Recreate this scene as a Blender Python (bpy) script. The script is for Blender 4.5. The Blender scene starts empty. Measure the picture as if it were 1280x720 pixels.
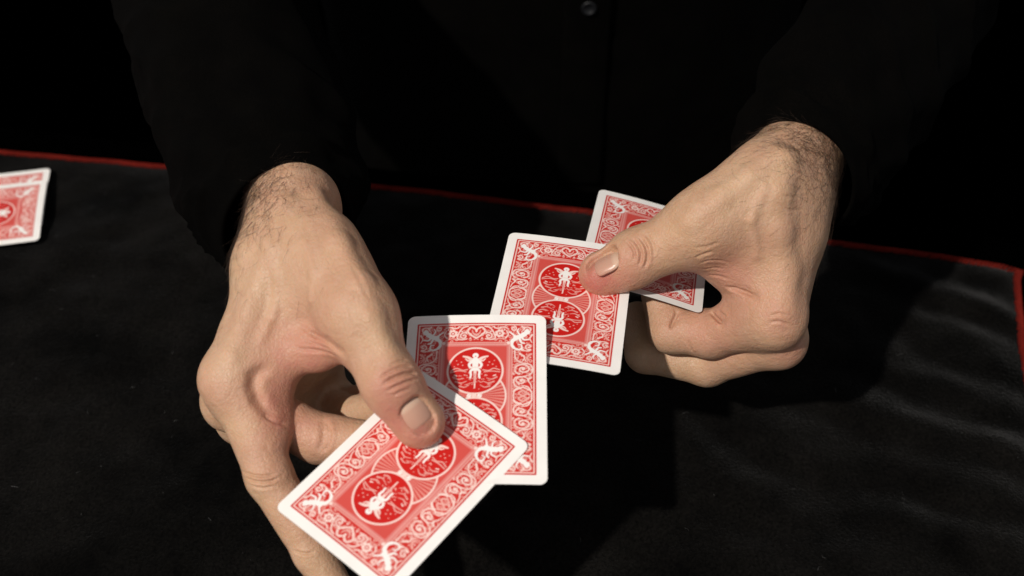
import bpy, math, random
import numpy as np
from mathutils import Vector, Matrix, noise

random.seed(7)
rng = np.random.default_rng(7)
scene = bpy.context.scene
col = scene.collection

# ------------------------------------------------------------------ camera
FPX = 1500.0                                   # focal length in photo pixels (1280 wide)
PITCH = math.radians(44.0)
CAM = np.array([0.0, -0.5, 0.569])
FWD = np.array([0.0, math.cos(PITCH), -math.sin(PITCH)])
UPV = np.array([0.0, math.sin(PITCH), math.cos(PITCH)])
RGT = np.array([1.0, 0.0, 0.0])
cd = bpy.data.cameras.new('camera')
cam = bpy.data.objects.new('camera', cd)
col.objects.link(cam)
cam.location = CAM
cam.rotation_euler = (math.pi / 2 - PITCH, 0, 0)
cd.sensor_width = 36.0
cd.lens = 36.0 * FPX / 1280.0
cd.clip_start = 0.02
cd.clip_end = 50
cd.dof.use_dof = True
cd.dof.focus_distance = 0.580
cd.dof.aperture_fstop = 7.0
scene.camera = cam

# ------------------------------------------------------------------ light
world = bpy.data.worlds.new('World')
scene.world = world
world.use_nodes = True
world.node_tree.nodes['Background'].inputs[0].default_value = (0.93, 0.95, 1.0, 1)
world.node_tree.nodes['Background'].inputs[1].default_value = 0.27
KEY_TO = Vector((-0.05, -0.10, 0.17))
KEY_DIR = Vector((0.42, 0.50, -0.757)).normalized()       # the way the light travels
ld = bpy.data.lights.new('key_lamp', 'SPOT')
ld.energy = 445
ld.color = (1.0, 0.945, 0.875)
ld.shadow_soft_size = 0.042
ld.spot_size = math.radians(40)
ld.spot_blend = 0.6
key = bpy.data.objects.new('key_lamp', ld)
col.objects.link(key)
key.location = KEY_TO - KEY_DIR * 3.2
key.rotation_euler = KEY_DIR.to_track_quat('-Z', 'Y').to_euler()
scene.view_settings.view_transform = 'Standard'
scene.view_settings.look = 'None'
scene.view_settings.exposure = 0.0
scene.view_settings.gamma = 1.0

# ------------------------------------------------------------------ helpers
def at(x, y, d):
    """world point seen at photo pixel x, y, d metres along the view axis"""
    return CAM + d * (FWD + (x - 640.0) / FPX * RGT + (360.0 - y) / FPX * UPV)

def tag(o, label=None, cat=None, group=None, kind=None):
    if label: o['label'] = label
    if cat: o['category'] = cat
    if group: o['group'] = group
    if kind: o['kind'] = kind
    return o

def mesh_obj(name, verts, faces, mat=None, parent=None, smooth=True):
    me = bpy.data.meshes.new(name)
    me.from_pydata([tuple(map(float, v)) for v in verts], [], [tuple(f) for f in faces])
    me.update()
    if smooth:
        me.polygons.foreach_set('use_smooth', [True] * len(me.polygons))
    if mat: me.materials.append(mat)
    o = bpy.data.objects.new(name, me)
    col.objects.link(o)
    if parent: o.parent = parent
    return o

def quads_mesh(name, V, Q):
    """fast mesh from arrays: V (n,3), Q (m,4)"""
    me = bpy.data.meshes.new(name)
    V = np.asarray(V, np.float32); Q = np.asarray(Q, np.int32)
    me.vertices.add(len(V)); me.vertices.foreach_set('co', V.ravel())
    me.loops.add(Q.size); me.loops.foreach_set('vertex_index', Q.ravel())
    me.polygons.add(len(Q))
    me.polygons.foreach_set('loop_start', np.arange(len(Q), dtype=np.int32) * 4)
    me.polygons.foreach_set('use_smooth', np.ones(len(Q), bool))
    me.update(calc_edges=True)
    me.validate()
    return me

def new_mat(name):
    m = bpy.data.materials.new(name)
    m.use_nodes = True
    nt = m.node_tree
    return m, nt, nt.nodes, nt.links, nt.nodes['Principled BSDF']

def nz(ns, kind, **kw):
    n = ns.new(kind)
    for k, v in kw.items():
        if k in n.inputs: n.inputs[k].default_value = v
        else: setattr(n, k, v)
    return n

def srgb(r, g, b):
    f = lambda c: ((c / 255 + 0.055) / 1.055) ** 2.4 if c > 10 else c / 255 / 12.92
    return np.array([f(r), f(g), f(b)])

# ------------------------------------------------------------------ materials
def cloth_mat(name, base, scale, bump, rough=0.95, sheen=0.0, weave=None, var=0.35, emph=(0.6, 1.4), spec=0.04, sheen_rough=0.5):
    m, nt, ns, ln, b = new_mat(name)
    tc = ns.new('ShaderNodeTexCoord')
    n1 = nz(ns, 'ShaderNodeTexNoise', Scale=scale, Detail=6.0, Roughness=0.65)
    ln.new(tc.outputs['Object'], n1.inputs['Vector'])
    n2 = nz(ns, 'ShaderNodeTexNoise', Scale=scale * 0.03, Detail=4.0, Roughness=0.6)
    ln.new(tc.outputs['Object'], n2.inputs['Vector'])
    r1 = nz(ns, 'ShaderNodeMapRange'); r1.inputs[1].default_value = 0.3; r1.inputs[2].default_value = 0.7
    r1.inputs[3].default_value = emph[0]; r1.inputs[4].default_value = emph[1]
    ln.new(n1.outputs['Fac'], r1.inputs[0])
    r2 = nz(ns, 'ShaderNodeMapRange'); r2.inputs[1].default_value = 0.3; r2.inputs[2].default_value = 0.7
    r2.inputs[3].default_value = 1 - var; r2.inputs[4].default_value = 1 + var
    ln.new(n2.outputs['Fac'], r2.inputs[0])
    mu = nz(ns, 'ShaderNodeMath', operation='MULTIPLY')
    ln.new(r1.outputs[0], mu.inputs[0]); ln.new(r2.outputs[0], mu.inputs[1])
    vm = nz(ns, 'ShaderNodeVectorMath', operation='SCALE')
    vm.inputs[0].default_value = base
    ln.new(mu.outputs[0], vm.inputs['Scale'])
    ln.new(vm.outputs[0], b.inputs['Base Color'])
    b.inputs['Roughness'].default_value = rough
    b.inputs['Specular IOR Level'].default_value = spec
    b.inputs['Sheen Weight'].default_value = sheen
    b.inputs['Sheen Roughness'].default_value = sheen_rough
    bp = nz(ns, 'ShaderNodeBump', Strength=bump, Distance=0.001)
    ln.new(n1.outputs['Fac'], bp.inputs['Height'])
    ln.new(bp.outputs[0], b.inputs['Normal'])
    return m

M_MAT = cloth_mat('mat_velour', (0.0027, 0.0024, 0.0021), 600.0, 0.9, sheen=0.11, var=0.85, emph=(0.2, 2.0), sheen_rough=0.3)
M_SHIRT = cloth_mat('shirt_cotton', (0.0010, 0.0008, 0.0006), 1500.0, 0.8, sheen=0.0, var=0.4, emph=(0.3, 1.9))
M_TABLE = cloth_mat('table_cloth_black', (0.0002, 0.0002, 0.0002), 700.0, 0.3, spec=0.0)
M_FLOOR = cloth_mat('floor_black', (0.0001, 0.0001, 0.0001), 60.0, 0.2, spec=0.0)
M_THREAD = cloth_mat('red_thread', (0.14, 0.012, 0.008), 1500.0, 0.4, var=0.3)

def plain(name, c, rough=0.5, spec=0.4):
    m, nt, ns, ln, b = new_mat(name)
    tc = ns.new('ShaderNodeTexCoord')
    n1 = nz(ns, 'ShaderNodeTexNoise', Scale=400.0, Detail=3.0)
    ln.new(tc.outputs['Object'], n1.inputs['Vector'])
    r = nz(ns, 'ShaderNodeMapRange'); r.inputs[3].default_value = 0.85; r.inputs[4].default_value = 1.15
    ln.new(n1.outputs['Fac'], r.inputs[0])
    vm = nz(ns, 'ShaderNodeVectorMath', operation='SCALE'); vm.inputs[0].default_value = c
    ln.new(r.outputs[0], vm.inputs['Scale']); ln.new(vm.outputs[0], b.inputs['Base Color'])
    b.inputs['Roughness'].default_value = rough
    b.inputs['Specular IOR Level'].default_value = spec
    return m
M_BUTTON = plain('button_plastic', (0.006, 0.0063, 0.0075), 0.45)
M_HAIR = plain('body_hair', (0.045, 0.027, 0.018), 0.5, 0.3)

def skin_mat():
    m, nt, ns, ln, b = new_mat('skin')
    at_ = nz(ns, 'ShaderNodeAttribute', attribute_name='tone')     # r redness, g pallor, b hair stubble
    tc = ns.new('ShaderNodeTexCoord')
    sep = ns.new('ShaderNodeSeparateColor'); ln.new(at_.outputs['Color'], sep.inputs[0])
    def noise_(scale, detail=4.0, rough=0.6, vec=None):
        n = nz(ns, 'ShaderNodeTexNoise', Scale=scale, Detail=detail, Roughness=rough)
        ln.new(vec or tc.outputs['Object'], n.inputs['Vector']); return n
    def mixc(fac, a, c):
        x = ns.new('ShaderNodeMix'); x.data_type = 'RGBA'; x.clamp_factor = True
        if hasattr(fac, 'type') and not isinstance(fac, float): ln.new(fac, x.inputs[0])
        else: x.inputs[0].default_value = fac
        for i, v in ((6, a), (7, c)):
            if isinstance(v, tuple): x.inputs[i].default_value = (*v, 1)
            else: ln.new(v, x.inputs[i])
        return x.outputs[2]
    def rng_(src, a, c, lo, hi):
        r = ns.new('ShaderNodeMapRange'); r.inputs[1].default_value = a; r.inputs[2].default_value = c
        r.inputs[3].default_value = lo; r.inputs[4].default_value = hi
        ln.new(src, r.inputs[0]); return r.outputs[0]
    def math_(op, a, c):
        x = nz(ns, 'ShaderNodeMath', operation=op)
        for i, v in ((0, a), (1, c)):
            if isinstance(v, float): x.inputs[i].default_value = v
            else: ln.new(v, x.inputs[i])
        return x.outputs[0]
    big = noise_(45.0, 3.0); mid = noise_(170.0, 5.0, 0.65); fine = noise_(900.0, 3.0)
    c = mixc(rng_(big.outputs['Fac'], 0.35, 0.65, 0, 1), (0.545, 0.350, 0.208), (0.490, 0.290, 0.178))
    c = mixc(rng_(mid.outputs['Fac'], 0.45, 0.72, 0, 0.55), c, (0.59, 0.40, 0.275))
    red = math_('MULTIPLY', sep.outputs[0], rng_(mid.outputs['Fac'], 0.3, 0.7, 0.65, 1.15))
    c = mixc(rng_(noise_(24.0, 2.0).outputs['Fac'], 0.42, 0.68, 0.0, 0.16), c, (0.50, 0.235, 0.170))
    c = mixc(red, c, (0.47, 0.165, 0.125))
    c = mixc(sep.outputs[1], c, (0.60, 0.43, 0.28))
    c = mixc(math_('MULTIPLY', sep.outputs[2], rng_(fine.outputs['Fac'], 0.4, 0.7, 0.1, 0.65)), c, (0.27, 0.14, 0.09))
    c = mixc(rng_(fine.outputs['Fac'], 0.5, 0.8, 0, 0.22), c, (0.42, 0.22, 0.15))
    ln.new(c, b.inputs['Base Color'])
    b.inputs['Roughness'].default_value = 0.5
    ln.new(rng_(mid.outputs['Fac'], 0.3, 0.7, 0.39, 0.56), b.inputs['Roughness'])
    b.inputs['Specular IOR Level'].default_value = 0.35
    b.inputs['Subsurface Weight'].default_value = 0.30
    b.inputs['Subsurface Radius'].default_value = (1.0, 0.35, 0.18)
    b.inputs['Subsurface Scale'].default_value = 0.0030
    # pores, diamond skin lines, soft lumps
    vo = nz(ns, 'ShaderNodeTexVoronoi', Scale=620.0, feature='DISTANCE_TO_EDGE')
    dist = noise_(300.0, 2.0)
    mp = ns.new('ShaderNodeMapping'); mp.inputs['Scale'].default_value = (1.0, 0.62, 1.0)
    mp.inputs['Rotation'].default_value = (0.3, 0.2, 0.5)
    add = nz(ns, 'ShaderNodeVectorMath', operation='MULTIPLY_ADD')
    ln.new(dist.outputs['Color'], add.inputs[0]); add.inputs[1].default_value = (0.002, 0.002, 0.002)
    ln.new(tc.outputs['Object'], add.inputs[2]); ln.new(add.outputs[0], mp.inputs[0])
    ln.new(mp.outputs[0], vo.inputs['Vector'])
    b1 = nz(ns, 'ShaderNodeBump', Strength=0.30, Distance=0.0004)
    ln.new(rng_(vo.outputs['Distance'], 0.0, 0.16, 0.0, 1.0), b1.inputs['Height'])
    b2 = nz(ns, 'ShaderNodeBump', Strength=0.45, Distance=0.0012)
    ln.new(noise_(330.0, 5.0, 0.6).outputs['Fac'], b2.inputs['Height'])
    b3 = nz(ns, 'ShaderNodeBump', Strength=0.14, Distance=0.004)
    ln.new(noise_(85.0, 3.0, 0.5).outputs['Fac'], b3.inputs['Height'])
    ln.new(b3.outputs[0], b2.inputs['Normal']); ln.new(b2.outputs[0], b1.inputs['Normal'])
    ln.new(b1.outputs[0], b.inputs['Normal'])
    return m
M_SKIN = skin_mat()

def nail_mat():
    m, nt, ns, ln, b = new_mat('fingernail')
    a = nz(ns, 'ShaderNodeAttribute', attribute_name='nail')
    sp = ns.new('ShaderNodeSeparateColor'); ln.new(a.outputs['Color'], sp.inputs[0])
    x = ns.new('ShaderNodeValToRGB')
    e = x.color_ramp.elements
    e[0].position = 0.0; e[0].color = (0.60, 0.41, 0.30, 1)
    e[1].position = 0.34; e[1].color = (0.53, 0.30, 0.215, 1)
    for p, c in ((0.22, (0.60, 0.40, 0.29, 1)), (0.92, (0.50, 0.27, 0.195, 1)), (0.985, (0.54, 0.34, 0.25, 1))):
        q = e.new(p); q.color = c
    ln.new(sp.outputs[0], x.inputs[0]); ln.new(x.outputs[0], b.inputs['Base Color'])
    b.inputs['Roughness'].default_value = 0.28
    b.inputs['Specular IOR Level'].default_value = 0.5
    b.inputs['Subsurface Weight'].default_value = 0.12
    b.inputs['Subsurface Radius'].default_value = (1.0, 0.4, 0.25)
    b.inputs['Subsurface Scale'].default_value = 0.002
    w = nz(ns, 'ShaderNodeTexNoise', Scale=55.0, Detail=2.0)
    cb = ns.new('ShaderNodeCombineXYZ'); ln.new(sp.outputs[1], cb.inputs[0])
    ln.new(cb.outputs[0], w.inputs['Vector'])
    bp = nz(ns, 'ShaderNodeBump', Strength=0.25, Distance=0.0003)
    ln.new(w.outputs['Fac'], bp.inputs['Height']); ln.new(bp.outputs[0], b.inputs['Normal'])
    return m
M_NAIL = nail_mat()

def card_mat():
    m, nt, ns, ln, b = new_mat('playing_card')
    a = nz(ns, 'ShaderNodeAttribute', attribute_name='print')
    tc = ns.new('ShaderNodeTexCoord')
    n1 = nz(ns, 'ShaderNodeTexNoise', Scale=70.0, Detail=3.0)
    ln.new(tc.outputs['Object'], n1.inputs['Vector'])
    r = nz(ns, 'ShaderNodeMapRange'); r.inputs[1].default_value = 0.3; r.inputs[2].default_value = 0.7
    r.inputs[3].default_value = 0.95; r.inputs[4].default_value = 1.03
    ln.new(n1.outputs['Fac'], r.inputs[0])
    vm = nz(ns, 'ShaderNodeVectorMath', operation='SCALE')
    ln.new(a.outputs['Color'], vm.inputs[0]); ln.new(r.outputs[0], vm.inputs['Scale'])
    ln.new(vm.outputs[0], b.inputs['Base Color'])
    b.inputs['Roughness'].default_value = 0.42
    b.inputs['Specular IOR Level'].default_value = 0.35
    # linen finish
    vo = nz(ns, 'ShaderNodeTexVoronoi', Scale=1500.0)
    ln.new(tc.outputs['Object'], vo.inputs['Vector'])
    bp = nz(ns, 'ShaderNodeBump', Strength=0.08, Distance=0.0002)
    ln.new(vo.outputs['Distance'], bp.inputs['Height']); ln.new(bp.outputs[0], b.inputs['Normal'])
    return m
M_CARD = card_mat()

# ------------------------------------------------------------------ setting
fl = mesh_obj('floor', [(-4, -4, -0.74), (4, -4, -0.74), (4, 4, -0.74), (-4, 4, -0.74)], [(0, 1, 2, 3)], M_FLOOR)
tag(fl, kind='structure')
tt = mesh_obj('tabletop', [(x, y, z) for z in (0.008, 0.034) for (x, y) in ((-0.8, -0.62), (0.8, -0.75), (0.8, 0.02), (-0.8, 0.30))],
              [(3, 2, 1, 0), (4, 5, 6, 7), (0, 1, 5, 4), (1, 2, 6, 5), (2, 3, 7, 6), (3, 0, 4, 7)], M_TABLE, smooth=False)
tag(tt, kind='structure')

# close-up mat: a rectangle turned ten degrees, its far right corner in view
Z0 = 0.040
MC = np.array([0.3286, 0.0664])                        # the corner
MU = np.array([-0.9843, 0.1764]); MU /= np.linalg.norm(MU)    # along the far edge, leftwards
MV = np.array([-MU[1], MU[0]]);                        # towards the camera
if MV[1] > 0: MV = -MV
MW, MH = 0.98, 0.70
def mat_z(p, s, t):
    """height of the mat, s metres from the right edge, t metres from the far edge"""
    x, y = p
    z = 0.0030 * noise.noise(Vector((x * 9, y * 9, 1.3))) + 0.0022 * noise.noise(Vector((x * 23, y * 23, 4.1))) + 0.0009 * noise.noise(Vector((x * 60, y * 60, 2.1)))
    # soft folds that run in from the right hand edge
    w = math.exp(-s / 0.085)
    ph = (t * 1.0 + s * 0.22 + 0.024 * noise.noise(Vector((x * 12, y * 12, 8.0)))) * 165
    z += 0.0029 * w * math.sin(ph) * (0.6 + 0.7 * noise.noise(Vector((t * 30, 2, 0))))
    w3 = math.exp(-((s - 0.17) / 0.16) ** 2)
    z += 0.0015 * w3 * math.sin((t * 1.0 + s * 0.42) * 120 + 4 * noise.noise(Vector((x * 10, y * 10, 5.0)))) * (0.5 + noise.noise(Vector((x * 14, y * 14, 9.0))))
    w2 = math.exp(-t / 0.05)
    z += 0.0010 * w2 * math.sin(s * 95 + 3 * noise.noise(Vector((x * 8, y * 8, 2.0))))
    # dents of the padding
    for (a, b_, r, d) in ((0.648, 0.062, 0.014, 0.0035), (0.585, 0.078, 0.010, 0.003), (0.60, 0.118, 0.010, 0.003), (0.63, 0.155, 0.016, 0.0022)):
        z -= d * math.exp(-((s - a) ** 2 + (t - b_) ** 2) / (2 * r * r))
    e = min(s, t, 0.02) / 0.02
    return z * (0.25 + 0.75 * e) - 0.0022 * (1 - e) ** 2
def mat_pt(s, t):
    # the edges are not quite straight
    bow = np.interp(s, (0, 0.012, 0.040, 0.10, 0.28, 0.37, 0.455, 0.588, 0.648, 0.709, 0.98), (0.0022, -0.0012, -0.0037, -0.0062, -0.0085, -0.0095, -0.0093, -0.0040, -0.0023, 0.0, 0.006))
    side = np.interp(t, (0, 0.008, 0.049, 0.076, 0.30, 0.7), (0.0, 0.0024, 0.0049, 0.0063, 0.010, 0.0))
    q = MC + MU * (s + side * max(0, 1 - s / 0.3)) + MV * (t + bow * max(0, 1 - t / 0.3))
    return (q[0], q[1], Z0 + mat_z(q, s, t))
NU, NV = 330, 240
mv = [mat_pt(MW * i / NU, MH * j / NV) for j in range(NV + 1) for i in range(NU + 1)]
mq = [(j * (NU + 1) + i, j * (NU + 1) + i + 1, (j + 1) * (NU + 1) + i + 1, (j + 1) * (NU + 1) + i) for j in range(NV) for i in range(NU)]
mat_o = bpy.data.objects.new('table_mat', None)
col.objects.link(mat_o)
mat_o.location = (0, 0, 0)
tag(mat_o, 'dark velour table mat with red stitched edge under the hands', 'mat')
# underside thickness
me = quads_mesh('velour_pad', mv, mq); me.materials.append(M_MAT)
pad = bpy.data.objects.new('velour_pad', me); col.objects.link(pad); pad.parent = mat_o
sm = pad.modifiers.new('thickness', 'SOLIDIFY'); sm.thickness = 0.0028; sm.offset = -1.0

def tube(path, radii, sides=6, cap=True):
    """swept tube; returns verts, faces"""
    path = [np.array(p, float) for p in path]
    V, Fc = [], []
    n = len(path)
    up = np.array([0.3, 0.2, 0.93])
    for i, p in enumerate(path):
        t = path[min(i + 1, n - 1)] - path[max(i - 1, 0)]
        t = t / (np.linalg.norm(t) + 1e-12)
        a = np.cross(t, up); a /= (np.linalg.norm(a) + 1e-12)
        b = np.cross(t, a)
        r = radii[i] if hasattr(radii, '__len__') else radii
        for k in range(sides):
            th = 2 * math.pi * k / sides
            V.append(p + r * (math.cos(th) * a + math.sin(th) * b))
    for i in range(n - 1):
        for k in range(sides):
            k2 = (k + 1) % sides
            Fc.append((i * sides + k, i * sides + k2, (i + 1) * sides + k2, (i + 1) * sides + k))
    if cap:
        Fc.append(tuple(range(sides))[::-1]); Fc.append(tuple((n - 1) * sides + k for k in range(sides)))
    return V, Fc

def overlock(edge):
    """red thread whipped over the edge of the mat: slanted loops"""
    V, Fc = [], []
    for (p, tdir, inn) in edge:
        p = np.array(p); tdir = np.array([*tdir, 0]); inn = np.array([*inn, 0])
        lean = 0.0020 + rng.normal(0, 0.0002)
        w = 0.0036 + rng.normal(0, 0.0003)
        pts = []
        for k in range(8):
            a = math.pi * (k / 7.0)
            pts.append(p + inn * (w * 0.5 - w * 0.5 * math.cos(a) * 1.0 - 0.0008) + tdir * (lean * (k / 7.0 - 0.5) * 2)
                       + np.array([0, 0, 0.0006 + 0.0014 * math.sin(a) - 0.0016 * (k < 1)]))
        v, f = tube(pts, 0.00080, 5)
        o = len(V); V += v; Fc += [tuple(i + o for i in q) for q in f]
    return V, Fc
edge = []
s = 0.0
while s < 0.86:
    edge.append((mat_pt(s, 0.0), MU, MV)); s += 0.0023
t = 0.0
while t < 0.30:
    edge.append((mat_pt(0.0, t), -MV, MU)); t += 0.0023
ov, of = overlock(edge)
st = mesh_obj('edge_stitching', ov, of, M_THREAD, mat_o)
tag(st, 'red overlock stitching along the mat edge', kind='stuff')
for nm, pts in (('edge_cord', [mat_pt(0.86 * i / 200, 0.0002) for i in range(201)]), ('edge_cord', [mat_pt(0.0002, 0.3 * i / 70) for i in range(71)])):
    v, f = tube([np.array(p) + np.array([0, 0, -0.0008]) for p in pts], 0.0014, 6)
    mesh_obj(nm, v, f, M_MAT, mat_o)

# lint and dust caught in the nap
LV, LF = [], []
for i in range(170):
    s_, t_ = rng.uniform(0.01, 0.80), rng.uniform(0.01, 0.42)
    p = np.array(mat_pt(s_, t_)) + np.array([0, 0, 0.0002]); a = rng.uniform(0, 6.28); L = rng.uniform(0.0006, 0.0032) if i % 4 else rng.uniform(0.002, 0.005)
    b_ = a + rng.normal(0, 0.9)
    pts = [p, p + np.array([math.cos(a), math.sin(a), 0.15]) * L * 0.5, p + np.array([math.cos(a) + math.cos(b_), math.sin(a) + math.sin(b_), 0.1]) * L * 0.5]
    v, f = tube(pts, rng.uniform(0.00004, 0.00011), 3)
    o = len(LV); LV += v; LF += [tuple(k + o for k in q) for q in f]
tag(mesh_obj('lint', LV, LF, plain('lint_fibre', (0.09, 0.088, 0.085), 0.9, 0.1), mat_o), kind='stuff')

# ------------------------------------------------------------------ hands: implicit surfaces, meshed by surface nets
VOX = 0.0008
RS = 1.0                                               # scale of the radii

def smin(a, b, k):
    h = np.maximum(k - np.abs(a - b), 0.0) / k
    return np.minimum(a, b) - h * h * k * 0.25
def smax(a, b, k):
    return -smin(-a, -b, k)

class Field:
    def __init__(s, lo, hi, h=VOX):
        s.lo = np.array(lo, np.float64); s.h = h
        s.n = np.ceil((np.array(hi) - s.lo) / h).astype(int) + 1
        s.v = np.full(s.n, 0.05, np.float32)
    def box(s, lo, hi):
        i0 = np.clip(np.floor((np.array(lo) - s.lo) / s.h).astype(int), 0, s.n - 1)
        i1 = np.clip(np.ceil((np.array(hi) - s.lo) / s.h).astype(int) + 1, 1, s.n)
        sl = tuple(slice(a, b) for a, b in zip(i0, i1))
        ax = [(s.lo[k] + s.h * np.arange(i0[k], i1[k])).astype(np.float32) for k in range(3)]
        return sl, (ax[0][:, None, None], ax[1][None, :, None], ax[2][None, None, :])
    def sample(s, P):
        """trilinear value"""
        q = (np.atleast_2d(P) - s.lo) / s.h
        i = np.clip(np.floor(q).astype(int), 0, s.n - 2); f = q - i
        r = 0
        for dx in (0, 1):
            for dy in (0, 1):
                for dz in (0, 1):
                    w = (f[:, 0] if dx else 1 - f[:, 0]) * (f[:, 1] if dy else 1 - f[:, 1]) * (f[:, 2] if dz else 1 - f[:, 2])
                    r = r + w * s.v[i[:, 0] + dx, i[:, 1] + dy, i[:, 2] + dz]
        return r
    def grad(s, P):
        P = np.atleast_2d(P); e = s.h * 1.5
        g = np.stack([s.sample(P + np.eye(3)[k] * e) - s.sample(P - np.eye(3)[k] * e) for k in range(3)], 1)
        return g / (np.linalg.norm(g, axis=1, keepdims=True) + 1e-9)

def seg(X, a, b, ra, rb, n=None, sc=1.0):
    """distance to a tapered capsule; n, sc squash it along n"""
    a = np.asarray(a, np.float32); b = np.asarray(b, np.float32); ba = b - a
    L = float(ba @ ba) + 1e-12
    px, py, pz = X[0] - a[0], X[1] - a[1], X[2] - a[2]
    t = np.clip((px * ba[0] + py * ba[1] + pz * ba[2]) / L, 0, 1)
    qx, qy, qz = px - t * ba[0], py - t * ba[1], pz - t * ba[2]
    d2 = qx * qx + qy * qy + qz * qz
    if n is not None:
        n = np.asarray(n, np.float32)
        dn = qx * n[0] + qy * n[1] + qz * n[2]
        d2 = d2 + (sc * sc - 1) * dn * dn
    t = t * t * (3 - 2 * t) * 0.35 + t * 0.65
    return np.sqrt(np.maximum(d2, 1e-12)) - (ra + (rb - ra) * t) * RS

def prim_box(pr, m):
    a, b, ra, rb = np.array(pr[0]), np.array(pr[1]), pr[2], pr[3]
    r = max(ra, rb) * (1.6 if len(pr) > 4 and pr[4] is not None else 1.0) + m
    return np.minimum(a, b) - r, np.maximum(a, b) + r

def union_into(F, prims, k):
    for pr in prims:
        kk = pr[6] if len(pr) > 6 else k
        lo, hi = prim_box(pr, kk + 0.004)
        sl, X = F.box(lo, hi)
        n, sc = (pr[4], pr[5]) if len(pr) > 4 else (None, 1.0)
        F.v[sl] = smin(F.v[sl], seg(X, pr[0], pr[1], pr[2], pr[3], n, sc).astype(np.float32), kk)

def add_finger(F, palm, prims, kroot, kself=0.004, kcross=0.0015):
    lo = np.min([prim_box(p, 0.018)[0] for p in prims], 0); hi = np.max([prim_box(p, 0.018)[1] for p in prims], 0)
    sl, X = F.box(lo, hi)
    d = None
    for p in prims:
        n, sc = (p[4], p[5]) if len(p) > 4 else (None, 1.0)
        e = seg(X, p[0], p[1], p[2], p[3], n, sc)
        kk = p[6] if len(p) > 6 else kself
        d = e if d is None else smin(d, e, kk)
    d = smin(palm[sl], d.astype(np.float32), kroot)
    F.v[sl] = np.minimum(F.v[sl], d)

def crease(F, pts, r, k, depth=0.0):
    """a fold: carve a thin cord along pts (on or near the surface)"""
    for a, b in zip(pts[:-1], pts[1:]):
        lo, hi = prim_box((a, b, r, r), k + 0.002)
        sl, X = F.box(lo, hi)
        F.v[sl] = smax(F.v[sl], -seg(X, a, b, r, r).astype(np.float32), k)

def on_surface(F, p, d=None, n=30):
    """march from p along d (default: away from the camera) to the zero set"""
    p = np.array(p, float)
    if d is None:
        d = p - CAM; d /= np.linalg.norm(d)
    p = p - d * 0.03
    for i in range(400):
        v = float(F.sample(p)[0])
        if v < 1e-4: break
        p = p + d * max(v * 0.7, 0.0001)
    return p

def surf_px(F, x, y):
    return on_surface(F, at(x, y, 0.50))

def crease_px(F, pts, r, k, push=0.0):
    """carve folds given by where they show in the photo"""
    P = []
    for (x, y) in pts:
        q = surf_px(F, x, y); g = F.grad(q)[0]
        P.append(q + g * push)
    crease(F, P, r, k)

def nets(F):
    """naive surface nets"""
    v = F.v; ins = v < 0
    nx, ny, nz_ = v.shape
    c = np.zeros((nx - 1, ny - 1, nz_ - 1), np.uint8)
    for dx in (0, 1):
        for dy in (0, 1):
            for dz in (0, 1):
                c += ins[dx:nx - 1 + dx, dy:ny - 1 + dy, dz:nz_ - 1 + dz]
    cells = np.argwhere((c > 0) & (c < 8))
    idx = -np.ones(c.shape, np.int32)
    idx[cells[:, 0], cells[:, 1], cells[:, 2]] = np.arange(len(cells))
    acc = np.zeros((len(cells), 3)); cnt = np.zeros(len(cells))
    for ax in range(3):
        o1, o2 = [k for k in range(3) if k != ax]
        for a in (0, 1):
            for b in (0, 1):
                p = cells.copy(); p[:, o1] += a; p[:, o2] += b
                q = p.copy(); q[:, ax] += 1
                va = v[p[:, 0], p[:, 1], p[:, 2]]; vb = v[q[:, 0], q[:, 1], q[:, 2]]
                m = (va < 0) != (vb < 0)
                t = va[m] / (va[m] - vb[m])
                pos = p[m].astype(float); pos[:, ax] += t
                acc[m] += pos; cnt[m] += 1
    P = F.lo + F.h * acc / cnt[:, None]
    quads = []
    for ax in range(3):
        o1, o2 = [(1, 2), (2, 0), (0, 1)][ax]
        sl0 = [slice(None)] * 3; sl1 = [slice(None)] * 3
        sl0[ax] = slice(0, -1); sl1[ax] = slice(1, None)
        a, b = ins[tuple(sl0)], ins[tuple(sl1)]
        for flip, m in ((False, a & ~b), (True, ~a & b)):
            e = np.argwhere(m)
            ok = (e[:, o1] > 0) & (e[:, o2] > 0) & (e[:, o1] < v.shape[o1] - 1) & (e[:, o2] < v.shape[o2] - 1)
            e = e[ok]
            def ci(d1, d2):
                f = e.copy(); f[:, o1] -= d1; f[:, o2] -= d2
                return idx[f[:, 0], f[:, 1], f[:, 2]]
            q = np.stack([ci(1, 1), ci(0, 1), ci(0, 0), ci(1, 0)], 1)
            if flip: q = q[:, ::-1]
            quads.append(q[(q >= 0).all(1)])
    Q = np.concatenate(quads)
    # relax, without shrinking away the folds
    for it, lam in enumerate((0.5, -0.3, 0.5, -0.3)):
        s_ = np.zeros_like(P); n_ = np.zeros(len(P))
        for k in range(4):
            i, j = Q[:, k], Q[:, (k + 1) % 4]
            for ax in range(3):
                s_[:, ax] += np.bincount(i, P[j, ax], len(P)) + np.bincount(j, P[i, ax], len(P))
            n_ += np.bincount(i, minlength=len(P)) + np.bincount(j, minlength=len(P))
        P = P + lam * (s_ / np.maximum(n_, 1)[:, None] - P)
    return P, Q

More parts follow.
